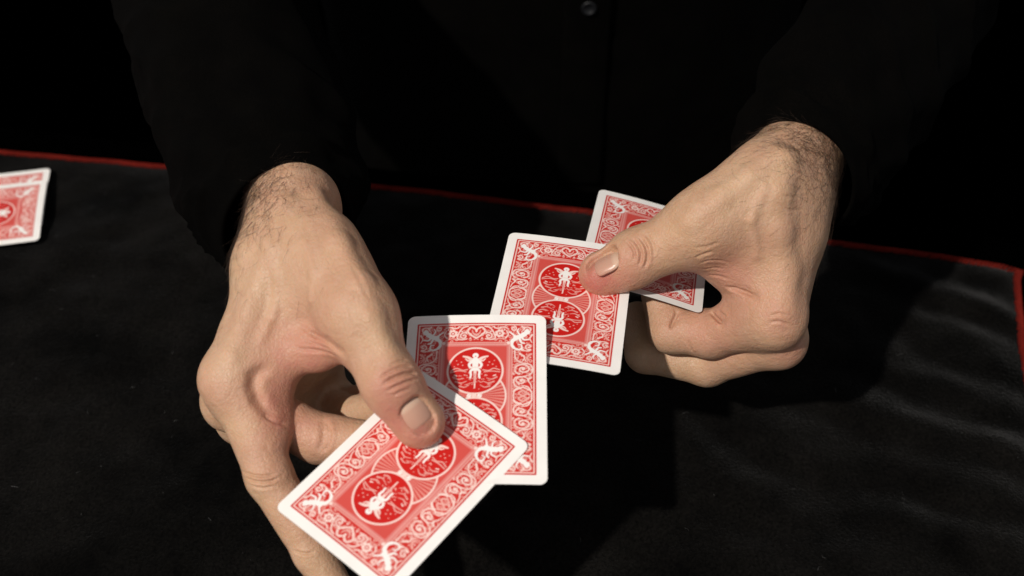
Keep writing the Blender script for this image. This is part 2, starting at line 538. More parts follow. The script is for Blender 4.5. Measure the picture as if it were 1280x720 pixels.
def refine(P, Q, T):
    """one Catmull-Clark step; T rides along linearly"""
    n = len(P); a = Q.ravel(); b = np.roll(Q, -1, 1).ravel()
    key = np.minimum(a, b).astype(np.int64) * n + np.maximum(a, b)
    uq, inv = np.unique(key, return_inverse=True); ne = len(uq)
    ea, eb = uq // n, uq % n
    fc = P[Q].mean(1); fidx = np.repeat(np.arange(len(Q)), 4)
    acc = lambda idx, val, m: np.stack([np.bincount(idx, val[:, k], m) for k in range(3)], 1)
    nf = np.bincount(inv, minlength=ne)[:, None]
    mid = 0.5 * (P[ea] + P[eb])
    ep = np.where(nf == 2, 0.5 * mid + 0.5 * acc(inv, fc[fidx], ne) / np.maximum(nf, 1), mid)
    val = np.maximum(np.bincount(a, minlength=n), 1)[:, None]
    Fm = acc(a, fc[fidx], n) / val
    ve = np.maximum(np.bincount(ea, minlength=n) + np.bincount(eb, minlength=n), 1)[:, None]
    Rm = (acc(ea, mid, n) + acc(eb, mid, n)) / ve
    vp = np.where(ve == val, (Fm + 2 * Rm + (val - 3) * P) / val, P)
    V = np.concatenate([vp, ep, fc]); TT = np.concatenate([T, 0.5 * (T[ea] + T[eb]), T[Q].mean(1)])
    e = n + inv.reshape(-1, 4); f = n + ne + np.arange(len(Q))
    NQ = np.concatenate([np.stack([Q[:, k], e[:, k], f, e[:, k - 1]], 1) for k in range(4)])
    return V, NQ, TT

def vnormals(V, Q):
    d = np.cross(V[Q[:, 2]] - V[Q[:, 0]], V[Q[:, 3]] - V[Q[:, 1]])
    N = np.zeros_like(V)
    for k in range(4):
        for ax in range(3): N[:, ax] += np.bincount(Q[:, k], d[:, ax], len(V))
    return N / (np.linalg.norm(N, axis=1, keepdims=True) + 1e-12)

def unit(v):
    v = np.asarray(v, float); return v / np.linalg.norm(v)

def nail_frame(base, tip, nrm):
    t = unit(np.array(tip) - np.array(base)); n = np.array(nrm, float); n = unit(n - t * (n @ t)); u = np.cross(t, n)
    return t, n, u

def carve_nail(F, c, t, n, u, hw, hl, R):
    """bed the nail: cut a shallow curved seat, leaving a fold of skin round it"""
    r = max(hw, hl) * 1.8
    sl, X = F.box(c - r, c + r)
    dx, dy, dz = X[0] - c[0], X[1] - c[1], X[2] - c[2]
    a = dx * u[0] + dy * u[1] + dz * u[2]; l = dx * t[0] + dy * t[1] + dz * t[2]; w = dx * n[0] + dy * n[1] + dz * n[2]
    l2 = np.where(l > 0, l * 0.62, l)                    # open towards the tip
    out = ((np.abs(a) / hw) ** 2.6 + (np.abs(l2) / hl) ** 2.6) ** (1 / 2.6) - 1.0
    out = out * min(hw, hl)
    plate = -(w - (-(a * a) / (2 * R) - np.where(l < 0, np.maximum(l, -hl) ** 2 / (2 * R * 5), l ** 2 / (2 * R * 2.6))))
    cut = np.maximum(out, plate)
    F.v[sl] = smax(F.v[sl], -cut.astype(np.float32), 0.0013)

def nail_mesh(name, c, t, n, u, hw, hl, R, parent):
    NA, NL = 22, 26
    V, att = [], []
    for top in (1, 0):
        for j in range(NL + 1):
            l = -hl + 2.0 * hl * j / NL
            # superellipse root, squarer free edge
            if l < 0: wid = (max(1 - (abs(l) / hl) ** 2.6, 0)) ** (1 / 2.6)
            else: wid = (max(1 - (l / hl) ** 5.0, 0)) ** (1 / 3.0)
            wid = max(wid, 0.02)
            for i in range(NA + 1):
                a = hw * wid * (-1 + 2 * i / NA)
                e = max(abs(-1 + 2 * i / NA), abs(l) / hl)
                w = -(a * a) / (2 * R) - (l * l) / (2 * R * (5 if l < 0 else 2.6)) + (0.00022 if top else -0.0014) - (0.0007 * (max(0, e - 0.78) / 0.22) ** 2 if top else 0)
                V.append(c + u * a + t * l + n * w); att.append((0.5 + 0.5 * l / hl, 0.5 + 0.5 * a / hw, 0, 1))
    W_ = NA + 1; N1 = W_ * (NL + 1)
    Fc = []
    for j in range(NL):
        for i in range(NA):
            q = (j * W_ + i, j * W_ + i + 1, (j + 1) * W_ + i + 1, (j + 1) * W_ + i)
            Fc.append(q); Fc.append(tuple(N1 + k for k in q[::-1]))
    rim = [i for i in range(W_)] + [j * W_ + NA for j in range(1, NL + 1)] + [NL * W_ + i for i in range(NA - 1, -1, -1)] + [j * W_ for j in range(NL - 1, 0, -1)]
    for a, b in zip(rim, rim[1:] + rim[:1]): Fc.append((b, a, N1 + a, N1 + b))
    o = mesh_obj(name, V, Fc, M_NAIL, parent)
    at_ = o.data.color_attributes.new('nail', 'FLOAT_COLOR', 'POINT')
    at_.data.foreach_set('color', np.array(att, np.float32).ravel())
    return o

def finger_prims(P, R, pal, pads=(0.30, 0.30, 0.28), swell=True):
    """P: MCP, PIP, DIP, tip; R radii; pal: palmar direction at each phalanx"""
    pr = []
    for i in range(3):
        a, b = P[i], P[i + 1]
        ra, rb = R[i], R[i + 1]
        pr.append((a, b, ra, rb))
        m0, m1 = a + (b - a) * 0.34, a + (b - a) * (0.68 if i < 2 else 0.80)
        p = unit(pal[i] - unit(b - a) * (pal[i] @ unit(b - a)))
        rr = 0.5 * (ra + rb)
        pr.append((m0 + p * rr * pads[i], m1 + p * rr * pads[i], rr * 0.84, rr * 0.80, None, 1.0, 0.005))
    # joint swellings on the back of the finger
    for i in (1, 2) if swell else ():
        d = -unit(pal[i]); pr.append((P[i] + d * R[i] * 0.16, P[i] + d * R[i] * 0.16 + unit(P[i + 1] - P[i]) * 0.001, R[i] * 0.93, R[i] * 0.93, None, 1.0, 0.005))
    return pr

at0 = at
# ---- hand at the left of the picture (the person's right hand) -----------------------------------------------
def build_left():
    at = lambda x, y, d: at0(x, y, d * 0.972)
    W = at(367, 266, 0.576)
    E = np.array([-0.205, 0.205, 0.240])
    ax = unit(E - W)
    iM, mM, rM, pM = at(293, 474, 0.536), at(291, 501, 0.551), at(304, 522, 0.568), at(322, 538, 0.588)
    Rd = unit(iM - pM)
    dist = unit(0.5 * (iM + mM) - W)
    F = Field(np.array([-0.205, -0.275, 0.045]), np.array([-0.005, 0.075, 0.275]))
    C = [W + dist * 0.016 + Rd * o for o in (0.013, 0.004, -0.006, -0.014)]
    palmar = unit(np.cross(dist, Rd)); 
    if palmar[0] < 0: palmar = -palmar
    dors = -palmar
    # forearm and wrist
    union_into(F, [(W - dist * 0.004, W + ax * 0.06, 0.0198, 0.0232, Rd, 0.74), (W + ax * 0.06, W + ax * 0.16, 0.0228, 0.034, Rd, 0.84)], 0.012)
    # carpus and metacarpals
    union_into(F, [(W, C[1] + dist * 0.015, 0.0186, 0.0182, Rd, 0.80),
                   (C[0] + palmar * 0.003, iM - dist * 0.004, 0.0122, 0.0120), (C[1] + palmar * 0.004, mM - dist * 0.004, 0.0122, 0.0118),
                   (C[2], rM, 0.0135, 0.0115), (C[3], pM, 0.0130, 0.0105)], 0.013)
    # palm flesh: hypothenar, ball, distal pads
    union_into(F, [(C[3] + palmar * 0.008, pM - dist * 0.018 + palmar * 0.008, 0.0150, 0.0120),
                   (C[2] + palmar * 0.008 + dist * 0.02, mM - dist * 0.015 + palmar * 0.007, 0.0120, 0.0110),
                   (iM - dist * 0.012 + palmar * 0.007, mM - dist * 0.012 + palmar * 0.007, 0.0100, 0.0100),
                   (at(385, 420, 0.588), at(398, 462, 0.606), 0.0150, 0.0130), (at(372, 455, 0.586), at(352, 490, 0.580), 0.0125, 0.0100)], 0.010)
    # knuckle heads
    union_into(F, [(iM + dors * 0.0018, iM + dors * 0.0018 + dist * 0.001, 0.0122, 0.0122, None, 1, 0.006),
                   (mM + dors * 0.0008, mM + dors * 0.0008 + dist * 0.001, 0.0118, 0.0118, None, 1, 0.006)], 0.006)
    # thumb
    tC, tM, tI, tT = at(404, 306, 0.546), at(447, 390, 0.5225), at(487, 477, 0.513), at(523, 526, 0.5165)
    union_into(F, [(tC, tM, 0.0162, 0.0132, None, 1, 0.016), (tC + palmar * 0.004 + dist * 0.012, tM - Rd * 0.006, 0.0155, 0.0124, None, 1, 0.014)], 0.014)
    # first web: muscle and its edge
    union_into(F, [(at(395, 345, 0.550), at(322, 430, 0.548), 0.0150, 0.0125),
                   (at(425, 365, 0.545), at(345, 432, 0.548), 0.0120, 0.0100)], 0.014)
    union_into(F, [(at(437, 424, 0.530), at(396, 438, 0.536), 0.0082, 0.0075), (at(396, 438, 0.536), at(352, 443, 0.541), 0.0075, 0.0070),
                   (at(352, 443, 0.541), at(312, 452, 0.543), 0.0070, 0.0085)], 0.010)
    palm = F.v.copy()
    nn = unit(np.array([0.16, -0.40, 0.90]))
    tt_, tn, tu = nail_frame(tI, tT, nn)
    add_finger(F, palm, [(tM, tI, 0.0131, 0.0110), (tI, tT, 0.0110, 0.0100, tn, 1.10),
                         (tM + (tI - tM) * 0.25 - tn * 0.004, tM + (tI - tM) * 0.7 - tn * 0.003, 0.0105, 0.0100),
                         (tI + (tT - tI) * 0.35 - tn * 0.003, tT - tn * 0.0015 + tt_ * 0.0016, 0.0099, 0.0094),
                         (tI + tn * 0.0016, tI + tn * 0.0016 + tt_ * 0.002, 0.0102, 0.0102)], 0.012, 0.007)
    # fingers
    iP, iD, iT = at(337, 596, 0.529), at(391, 692, 0.527), at(424, 748, 0.527)
    pi = [unit(np.array([0.75, 0.25, 0.2]))] * 3
    add_finger(F, palm, finger_prims([iM, iP, iD, iT], [0.0122, 0.0101, 0.0080, 0.0068], pi, (0.34, 0.18, 0.2), False)
               + [(at(338, 474, 0.541), at(350, 530, 0.539), 0.0088, 0.0070, None, 1, 0.009)], 0.011)
    up = [np.array([0.25, 0.1, 0.95])] * 3
    mP, mD, mT = at(398, 548, 0.5465), at(463, 556, 0.5420), at(520, 545, 0.5435)
    add_finger(F, palm, finger_prims([mM, mP, mD, mT], [0.0122, 0.0110, 0.0096, 0.0080], up, (0.20, 0.18, 0.2), False), 0.008)
    rP, rD, rT = at(405, 512, 0.612), at(440, 519, 0.582), at(492, 511, 0.564)
    add_finger(F, palm, finger_prims([rM, rP, rD, rT], [0.0115, 0.0096, 0.0084, 0.0072], up), 0.008)
    pP, pD, pT = at(402, 497, 0.636), at(443, 504, 0.598), at(486, 495, 0.578)
    add_finger(F, palm, finger_prims([pM, pP, pD, pT], [0.0105, 0.0086, 0.0076, 0.0066], up), 0.008)
    def ridge(pts, r, sink, k=0.004):
        P_ = [surf_px(F, x, y) for x, y in pts]; P_ = [p - F.grad(p)[0] * sink for p in P_]
        union_into(F, [(a, b, r, r, None, 1, k) for a, b in zip(P_[:-1], P_[1:])], k)
    ridge([(352, 250), (338, 310), (312, 380), (288, 440)], 0.0032, 0.0031, 0.006)
    ridge([(398, 245), (425, 300), (452, 350), (466, 395), (486, 440)], 0.0030, 0.0026, 0.006)
    ridge([(330, 300), (346, 345), (344, 385), (326, 425)], 0.0013, 0.0013, 0.003)
    ridge([(380, 300), (392, 340), (388, 375)], 0.0012, 0.0012, 0.003)
    # folds
    crease_px(F, [(392, 418), (410, 428), (426, 440)], 0.0012, 0.0030, 0.0003)
    crease_px(F, [(328, 463), (319, 470), (317, 484), (323, 500), (335, 516)], 0.0013, 0.0042, 0.0003)
    crease_px(F, [(404, 528), (406, 545), (402, 560)], 0.0010, 0.0026, 0.0003)
    fine = [([(472, 474), (484, 466), (498, 460), (510, 458), (518, 460)], 0.0007, 0.0008), ([(475, 482), (490, 474), (504, 468), (516, 466), (522, 468)], 0.0008, 0.0010),
            ([(482, 489), (498, 482), (512, 476), (522, 475)], 0.0006, 0.0007), ([(486, 458), (498, 452), (510, 450)], 0.0006, 0.0004), ([(490, 495), (503, 489), (514, 486)], 0.0006, 0.0004),
            ([(372, 405), (392, 418), (410, 428), (428, 442)], 0.0009, 0.0007), ([(368, 436), (395, 438), (420, 446)], 0.0009, 0.0007), ([(380, 425), (400, 432), (418, 438)], 0.0007, 0.0004),
            ([(328, 462), (320, 470), (318, 484), (324, 500), (336, 516)], 0.0014, 0.0004), ([(330, 520), (345, 528), (358, 530)], 0.0008, 0.0005),
            ([(302, 588), (316, 594), (332, 595), (348, 591)], 0.0006, 0.0006), ([(306, 596), (320, 602), (336, 602), (350, 597)], 0.0006, 0.0007), ([(312, 606), (328, 610), (344, 607)], 0.0006, 0.0004),
            ([(366, 688), (380, 692), (394, 690)], 0.0006, 0.0006), ([(408, 526), (412, 540), (410, 556), (404, 566)], 0.0009, 0.0006), 
            ([(438, 330), (450, 350), (460, 375)], 0.0009, 0.00022)]
    # nail of the thumb
    nc = surf_px(F, 521, 516); tt_, tn, tu = nail_frame(tI, tT, 0.6 * F.grad(nc)[0] + 0.4 * tn); nc = nc - tn * 0.0006
    carve_nail(F, nc, tt_, tn, tu, 0.0061, 0.0063, 0.0092)
    nails = [(nc, tt_, tn, tu, 0.0061, 0.0063, 0.0092)]
    fingers = [(iD, iT, -pi[2], 0.0056), (mD, mT, -up[2], 0.0055), (rD, rT, -up[2], 0.0052), (pD, pT, -up[2], 0.0046)]
    for a, b, n, hw in fingers:
        t_, n_, u_ = nail_frame(a, b, n)
        c = on_surface(F, a + (b - a) * 0.82 + n_ * 0.0, -n_) - n_ * 0.0006
        nails.append((c, t_, n_, u_, hw, hw * 1.1, 0.0072))
    spots = [  # point, radius, red, pale
        (surf_px(F, 375, 440), 0.016, 0.32, 0), (surf_px(F, 410, 450), 0.012, 0.34, 0), (surf_px(F, 345, 425), 0.010, 0.22, 0),
        (surf_px(F, 340, 490), 0.012, 0.28, 0), (surf_px(F, 352, 520), 0.008, 0.35, 0), (surf_px(F, 340, 570), 0.010, 0.22, 0),
        (surf_px(F, 500, 535), 0.008, 0.55, 0), (surf_px(F, 538, 540), 0.006, 0.55, 0), (surf_px(F, 480, 500), 0.010, 0.35, 0), (surf_px(F, 500, 475), 0.008, 0.28, 0),
        (surf_px(F, 262, 480), 0.009, 0.25, 0), (surf_px(F, 430, 320), 0.02, 0.16, 0), (surf_px(F, 340, 365), 0.016, 0, 0.30), (surf_px(F, 285, 460), 0.010, 0, 0.35),
        (surf_px(F, 400, 545), 0.012, 0.25, 0), (surf_px(F, 380, 650), 0.010, 0.20, 0), (surf_px(F, 360, 245), 0.024, 0.12, 0)]
    hair = dict(c=W - ax * 0.004, ax=ax, side=unit(dors + 0.35 * Rd), n=1500, lim=0.019)
    return F, nails, spots, hair, W, ax, Rd, E, [([surf_px(F, x, y) for x, y in p], w, d) for p, w, d in fine]

# ---- hand at the right of the picture (the person's left hand) ------------------------------------------------
def build_right():
    at = lambda x, y, d: at0(x, y, d * 1.012)
    W = at(994, 208, 0.574)
    E = np.array([0.285, 0.205, 0.245])
    ax = unit(E - W)
    iM, mM, rM, pM = at(966, 398, 0.558), at(970, 425, 0.574), at(972, 428, 0.594), at(974, 430, 0.612)
    Rd = unit(iM - pM)
    dist = unit(0.5 * (iM + mM) - W)
    palmar = unit(np.cross(dist, Rd))
    if palmar[0] > 0: palmar = -palmar
    dors = -palmar
    F = Field(np.array([0.015, -0.165, 0.075]), np.array([0.250, 0.085, 0.285]))
    C = [W + dist * 0.016 + Rd * o for o in (0.013, 0.004, -0.006, -0.014)]
    union_into(F, [(W - dist * 0.004, W + ax * 0.06, 0.0190, 0.0222, Rd, 0.74), (W + ax * 0.06, W + ax * 0.16, 0.0226, 0.034, Rd, 0.84)], 0.012)
    union_into(F, [(W, C[1] + dist * 0.015, 0.0188, 0.0180, Rd, 0.80),
                   (C[0], iM - dist * 0.004, 0.0125, 0.0122), (C[1] + dors * 0.001, mM - dist * 0.004, 0.0130, 0.0120),
                   (C[2], rM, 0.0135, 0.0115), (C[3], pM, 0.0130, 0.0105)], 0.013)
    union_into(F, [(C[3] + palmar * 0.008, pM - dist * 0.018 + palmar * 0.008, 0.0150, 0.0120),
                   (C[2] + palmar * 0.008 + dist * 0.02, mM - dist * 0.015 + palmar * 0.007, 0.0120, 0.0110)], 0.010)
    union_into(F, [(iM + dors * 0.0018, iM + dors * 0.0018 + dist * 0.001, 0.0126, 0.0126, None, 1, 0.006),
                   (mM + dors * 0.0022, mM + dors * 0.0022 + dist * 0.001, 0.0122, 0.0122, None, 1, 0.005)], 0.006)
    tC, tM, tI, tT = at(952, 224, 0.553), at(884, 274, 0.551), at(799, 320, 0.5625), at(753, 339, 0.5685)
    union_into(F, [(tC, tM, 0.0175, 0.0142, None, 1, 0.016), (tC + palmar * 0.004 + dist * 0.014, tM - Rd * 0.007 + dist * 0.004, 0.0165, 0.0128, None, 1, 0.014)], 0.014)
    union_into(F, [(at(945, 270, 0.560), at(958, 352, 0.563), 0.0165, 0.0140), (at(915, 285, 0.562), at(945, 335, 0.566), 0.0130, 0.0110)], 0.014)
    union_into(F, [(at(872, 300, 0.562), at(893, 318, 0.565), 0.0085, 0.0085), (at(893, 318, 0.565), at(918, 335, 0.566), 0.0085, 0.0090),
                   (at(918, 335, 0.566), at(948, 352, 0.566), 0.0090, 0.0105)], 0.010)
    palm = F.v.copy()
    nn = unit(np.array([-0.10, 0.42, 0.90]))
    tt_, tn, tu = nail_frame(tI, tT, nn)
    add_finger(F, palm, [(tM, tI, 0.0140, 0.0117), (tI, tT, 0.0116, 0.0102, tn, 1.12),
                         (tM + (tI - tM) * 0.25 - tn * 0.004, tM + (tI - tM) * 0.7 - tn * 0.003, 0.0112, 0.0105),
                         (tI + (tT - tI) * 0.35 - tn * 0.0035, tT - tn * 0.002 + tt_ * 0.001, 0.0104, 0.0096),
                         (tI + tn * 0.0016, tI + tn * 0.0016 + tt_ * 0.002, 0.0108, 0.0108)], 0.012, 0.007)
    iP, iD, iT = at(888, 418, 0.5810), at(838, 414, 0.5880), at(822, 368, 0.5950)
    pi = [np.array([-0.1, 0.75, 0.65]), np.array([0.2, 0.85, 0.5]), np.array([0.9, 0.1, 0.3])]
    add_finger(F, palm, finger_prims([iM, iP, iD, iT], [0.0128, 0.0113, 0.0104, 0.0084], pi, (0.22, 0.22, 0.2), False), 0.009)
    mP, mD, mT = at(884, 455, 0.6020), at(807, 441, 0.6080), at(796, 396, 0.6220)
    add_finger(F, palm, finger_prims([mM, mP, mD, mT], [0.0126, 0.0110, 0.0100, 0.0082], pi, (0.2, 0.2, 0.2), False), 0.007)
    rP, rD, rT = at(888, 444, 0.6260), at(820, 440, 0.6340), at(815, 395, 0.6440)
    add_finger(F, palm, finger_prims([rM, rP, rD, rT], [0.0118, 0.0102, 0.0092, 0.0078], pi, (0.2, 0.2, 0.2), False), 0.007)
    pP, pD, pT = at(895, 436, 0.6460), at(842, 430, 0.6520), at(840, 395, 0.6580)
    add_finger(F, palm, finger_prims([pM, pP, pD, pT], [0.0106, 0.0090, 0.0080, 0.0068], pi, (0.2, 0.2, 0.2), False), 0.007)
    def ridge(pts, r, sink, k=0.004):
        P_ = [surf_px(F, x, y) for x, y in pts]; P_ = [p - F.grad(p)[0] * sink for p in P_]
        union_into(F, [(a, b, r, r, None, 1, k) for a, b in zip(P_[:-1], P_[1:])], k)
    ridge([(985, 200), (974, 240), (976, 290), (984, 340), (980, 385)], 0.0050, 0.0041, 0.006)
    ridge([(975, 190), (940, 218), (900, 245), (860, 275)], 0.0032, 0.0030, 0.006)
    ridge([(955, 235), (940, 275), (948, 320)], 0.0012, 0.0010, 0.003)
    # folds: finger creases, thumb joint, web
    crease_px(F, [(890, 391), (895, 397), (901, 402)], 0.0012, 0.0030, 0.0003)
    crease_px(F, [(846, 392), (843, 398), (840, 404)], 0.0012, 0.0028, 0.0003)
    crease_px(F, [(918, 361), (932, 365), (944, 370)], 0.0012, 0.0026, 0.0003)
    fine = [([(888, 389), (893, 395), (899, 401), (903, 404)], 0.0008, 0.0012), ([(847, 390), (844, 397), (840, 405), (838, 412)], 0.0008, 0.0010),
            ([(905, 358), (920, 361), (934, 366), (946, 372)], 0.0009, 0.0010), ([(896, 386), (902, 392), (908, 396)], 0.0007, 0.0005),
            ([(798, 296), (805, 304), (809, 314), (809, 326), (805, 336)], 0.0007, 0.0010), ([(790, 298), (797, 306), (801, 315), (801, 325), (798, 333)], 0.0007, 0.0009),
            ([(782, 301), (789, 308), (793, 316), (792, 326)], 0.0006, 0.0007), ([(806, 291), (813, 300), (817, 310), (817, 320)], 0.0007, 0.0005),
            ([(868, 323), (880, 318), (893, 314)], 0.0008, 0.0005), ([(872, 330), (886, 326), (900, 326), (914, 330)], 0.0007, 0.0004), ([(878, 337), (892, 335), (906, 337)], 0.0007, 0.0004),
            ([(884, 344), (898, 345), (912, 350)], 0.0007, 0.0004), ([(866, 310), (884, 308), (900, 302)], 0.0008, 0.0003), ([(965, 250), (985, 262), (1005, 262)], 0.0008, 0.0003),
            ([(960, 236), (985, 246), (1015, 244)], 0.0008, 0.0003), ([(860, 425), (866, 440)], 0.0008, 0.0004), ([(962, 395), (975, 392), (988, 396)], 0.0007, 0.0004), ([(960, 404), (974, 402), (988, 407)], 0.0007, 0.0004)]
    nc = surf_px(F, 757, 323); tt_, tn, tu = nail_frame(tI, tT, 0.4 * F.grad(nc)[0] + 0.6 * tn); nc = nc - tn * 0.0006
    carve_nail(F, nc, tt_, tn, tu, 0.0066, 0.0069, 0.0098)
    nails = [(nc, tt_, tn, tu, 0.0066, 0.0069, 0.0098)]
    for a, b, n, hw in [(iD, iT, -pi[2], 0.0056), (mD, mT, -pi[2], 0.0055), (rD, rT, -pi[2], 0.0052), (pD, pT, -pi[2], 0.0046)]:
        t_, n_, u_ = nail_frame(a, b, n)
        c = on_surface(F, a + (b - a) * 0.82, -n_) - n_ * 0.0006
        nails.append((c, t_, n_, u_, hw, hw * 1.1, 0.0072))
    spots = [(surf_px(F, 980, 400), 0.009, 0.40, 0), (surf_px(F, 905, 340), 0.012, 0.45, 0), (surf_px(F, 900, 408), 0.012, 0.25, 0), (surf_px(F, 865, 410), 0.010, 0.28, 0),
             (surf_px(F, 740, 345), 0.007, 0.65, 0), (surf_px(F, 775, 352), 0.010, 0.45, 0), (surf_px(F, 800, 310), 0.008, 0.22, 0), (surf_px(F, 740, 352), 0.006, 0.3, 0),
             (surf_px(F, 940, 300), 0.02, 0.12, 0), (surf_px(F, 920, 450), 0.012, 0.25, 0), (surf_px(F, 990, 440), 0.007, 0.35, 0), (surf_px(F, 930, 230), 0.014, 0, 0.22),
             (surf_px(F, 1020, 220), 0.020, 0.12, 0)]
    hair = dict(c=W - ax * 0.005, ax=ax, side=unit(dors * 0.9 + 0.7 * Rd), n=1500, lim=0.010)
    return F, nails, spots, hair, W, ax, Rd, E, [([surf_px(F, x, y) for x, y in p], w, d) for p, w, d in fine]

person = bpy.data.objects.new('person', None)
col.objects.link(person)
person.location = (0.04, 0.33, -0.74)
tag(person, 'person in a black shirt holding playing cards in both hands', 'person')

def loft(path, rx, rz, side, sides=28, disp=None, caps=(False, False)):
    """tube with elliptical section along a path; disp(i, th, p) adds folds"""
    path = [np.array(p, float) for p in path]; n = len(path)
    V, Fc = [], []
    for i, p in enumerate(path):
        t = unit(path[min(i + 1, n - 1)] - path[max(i - 1, 0)])
        a = unit(np.cross(t, side)); b = unit(np.cross(a, t))
        for k in range(sides):
            th = 2 * math.pi * k / sides
            dirv = math.cos(th) * a * rx[i] + math.sin(th) * b * rz[i]
            q = p + dirv
            if disp: q = q + unit(dirv) * disp(i / (n - 1), th, q)
            V.append(q)
    for i in range(n - 1):
        for k in range(sides):
            k2 = (k + 1) % sides
            Fc.append((i * sides + k, i * sides + k2, (i + 1) * sides + k2, (i + 1) * sides + k))
    if caps[0]: Fc.append(tuple(range(sides))[::-1])
    if caps[1]: Fc.append(tuple((n - 1) * sides + k for k in range(sides)))
    return V, Fc

def bez(pts, n):
    """Catmull-Rom through pts"""
    pts = [np.array(p, float) for p in pts]
    P = [2 * pts[0] - pts[1]] + pts + [2 * pts[-1] - pts[-2]]
    out = []
    m = len(pts) - 1
    for i in range(n):
        u = i / (n - 1) * m; k = min(int(u), m - 1); t = u - k
        a, b, c, d = P[k:k + 4]
        out.append(0.5 * (2 * b + (c - a) * t + (2 * a - 5 * b + 4 * c - d) * t * t + (3 * b - 3 * c + d - a) * t ** 3))
    return out

bodyV, bodyQ, bodyT, off = [], [], [], 0
built = []; folds = []
for fn, RS in ((build_left, 0.968), (build_right, 0.995)):
    F, nails, spots, hair, W, ax, Rd, E, fine = fn(); folds += fine
    P, Q = nets(F)
    tone = np.zeros((len(P), 4), np.float32); tone[:, 3] = 1
    for c, r, red, pale in spots:
        g = np.exp(-((P - c) ** 2).sum(1) / (2 * r * r))
        tone[:, 0] += 1.1 * red * g
        tone[:, 1] += pale * g
    d = (P - hair['c']) @ hair['ax']
    tone[:, 2] = np.clip((d + 0.008) / 0.03, 0, 1) * 0.45
    tone[:, :3] = np.clip(tone[:, :3], 0, 1)
    bodyV.append(P); bodyQ.append(Q + off); bodyT.append(tone); off += len(P)
    built.append((F, nails, hair, P, Q, W, ax, Rd, E))
# the rest of the body, inside the shirt: arms and trunk
extra_v, extra_q = [], []
SH = [np.array([-0.165, 0.36, 0.50]), np.array([0.245, 0.36, 0.50])]
for (F, nails, hair, P, Q, W, ax, Rd, E), S in zip(built, SH):
    path = bez([W + ax * 0.10, E, E + (S - E) * 0.5, S], 24)
    rr = [0.028 + 0.016 * i / 23 for i in range(24)]
    v, f = loft(path, rr, rr, np.array([0.05, 0.1, 1.0]), 20)
    extra_v.append(np.array(v)); extra_q.append(np.array(f) + off); off += len(v)
path = bez([(0.04, 0.40, -0.05), (0.04, 0.40, 0.15), (0.04, 0.40, 0.35), (0.04, 0.40, 0.50), (0.04, 0.40, 0.56)], 24)
v, f = loft(path, [0.14 + 0.03 * math.sin(i / 23 * 3.0) - (0.09 * max(0, i - 19) / 4) for i in range(24)], [0.10 + 0.01 * math.sin(i / 23 * 3) - (0.05 * max(0, i - 19) / 4) for i in range(24)], np.array([0, -1, 0.0]), 32)
extra_v.append(np.array(v)); extra_q.append(np.array(f) + off); off += len(v)
for v in extra_v:
    t_ = np.zeros((len(v), 4), np.float32); t_[:, 3] = 1; bodyT.append(t_)
bV, bQ = np.concatenate(bodyV + extra_v), np.concatenate(bodyQ + extra_q)
co, bQ, bT = refine(bV, bQ, np.concatenate(bodyT))
co = co - np.array(person.location)
nr = vnormals(co, bQ); nv = len(co)
dsp = np.zeros(nv, np.float32)
for pts, wd, dp in folds:
    pts = np.array(bez([p - np.array(person.location) for p in pts], 4 * len(pts)))
    m = np.all((co > pts.min(0) - 0.006) & (co < pts.max(0) + 0.006), axis=1)
    q = co[m]; best = np.full(len(q), 9.0); par = np.zeros(len(q))
    for i in range(len(pts) - 1):
        a, b = pts[i], pts[i + 1]; ba = b - a
        t = np.clip(((q - a) @ ba) / (ba @ ba + 1e-12), 0, 1)
        d = np.linalg.norm(q - a - t[:, None] * ba, axis=1)
        k = d < best; best[k] = d[k]; par[k] = ((i + t) / (len(pts) - 1))[k]
    fade = np.clip(np.minimum(par, 1 - par) * 5, 0.0, 1)
    dsp[m] += (-dp * np.exp(-(best / wd) ** 2) + 0.35 * dp * np.exp(-((best - 2.0 * wd) / (1.1 * wd)) ** 2)) * fade
co = co + nr * dsp[:, None]
me = quads_mesh('body', co, bQ)
ca = me.color_attributes.new('tone', 'FLOAT_COLOR', 'POINT')
ca.data.foreach_set('color', bT.astype(np.float32).ravel())
me.materials.append(M_SKIN)
body = bpy.data.objects.new('body', me); col.objects.link(body); body.parent = person

def place(o, parent):
    """keep world coordinates under a moved parent"""
    o.parent = parent
    base = Vector((0, 0, 0)); q = parent
    while q is not None:
        base = base + q.location; q = q.parent
    o.location = -base
    return o

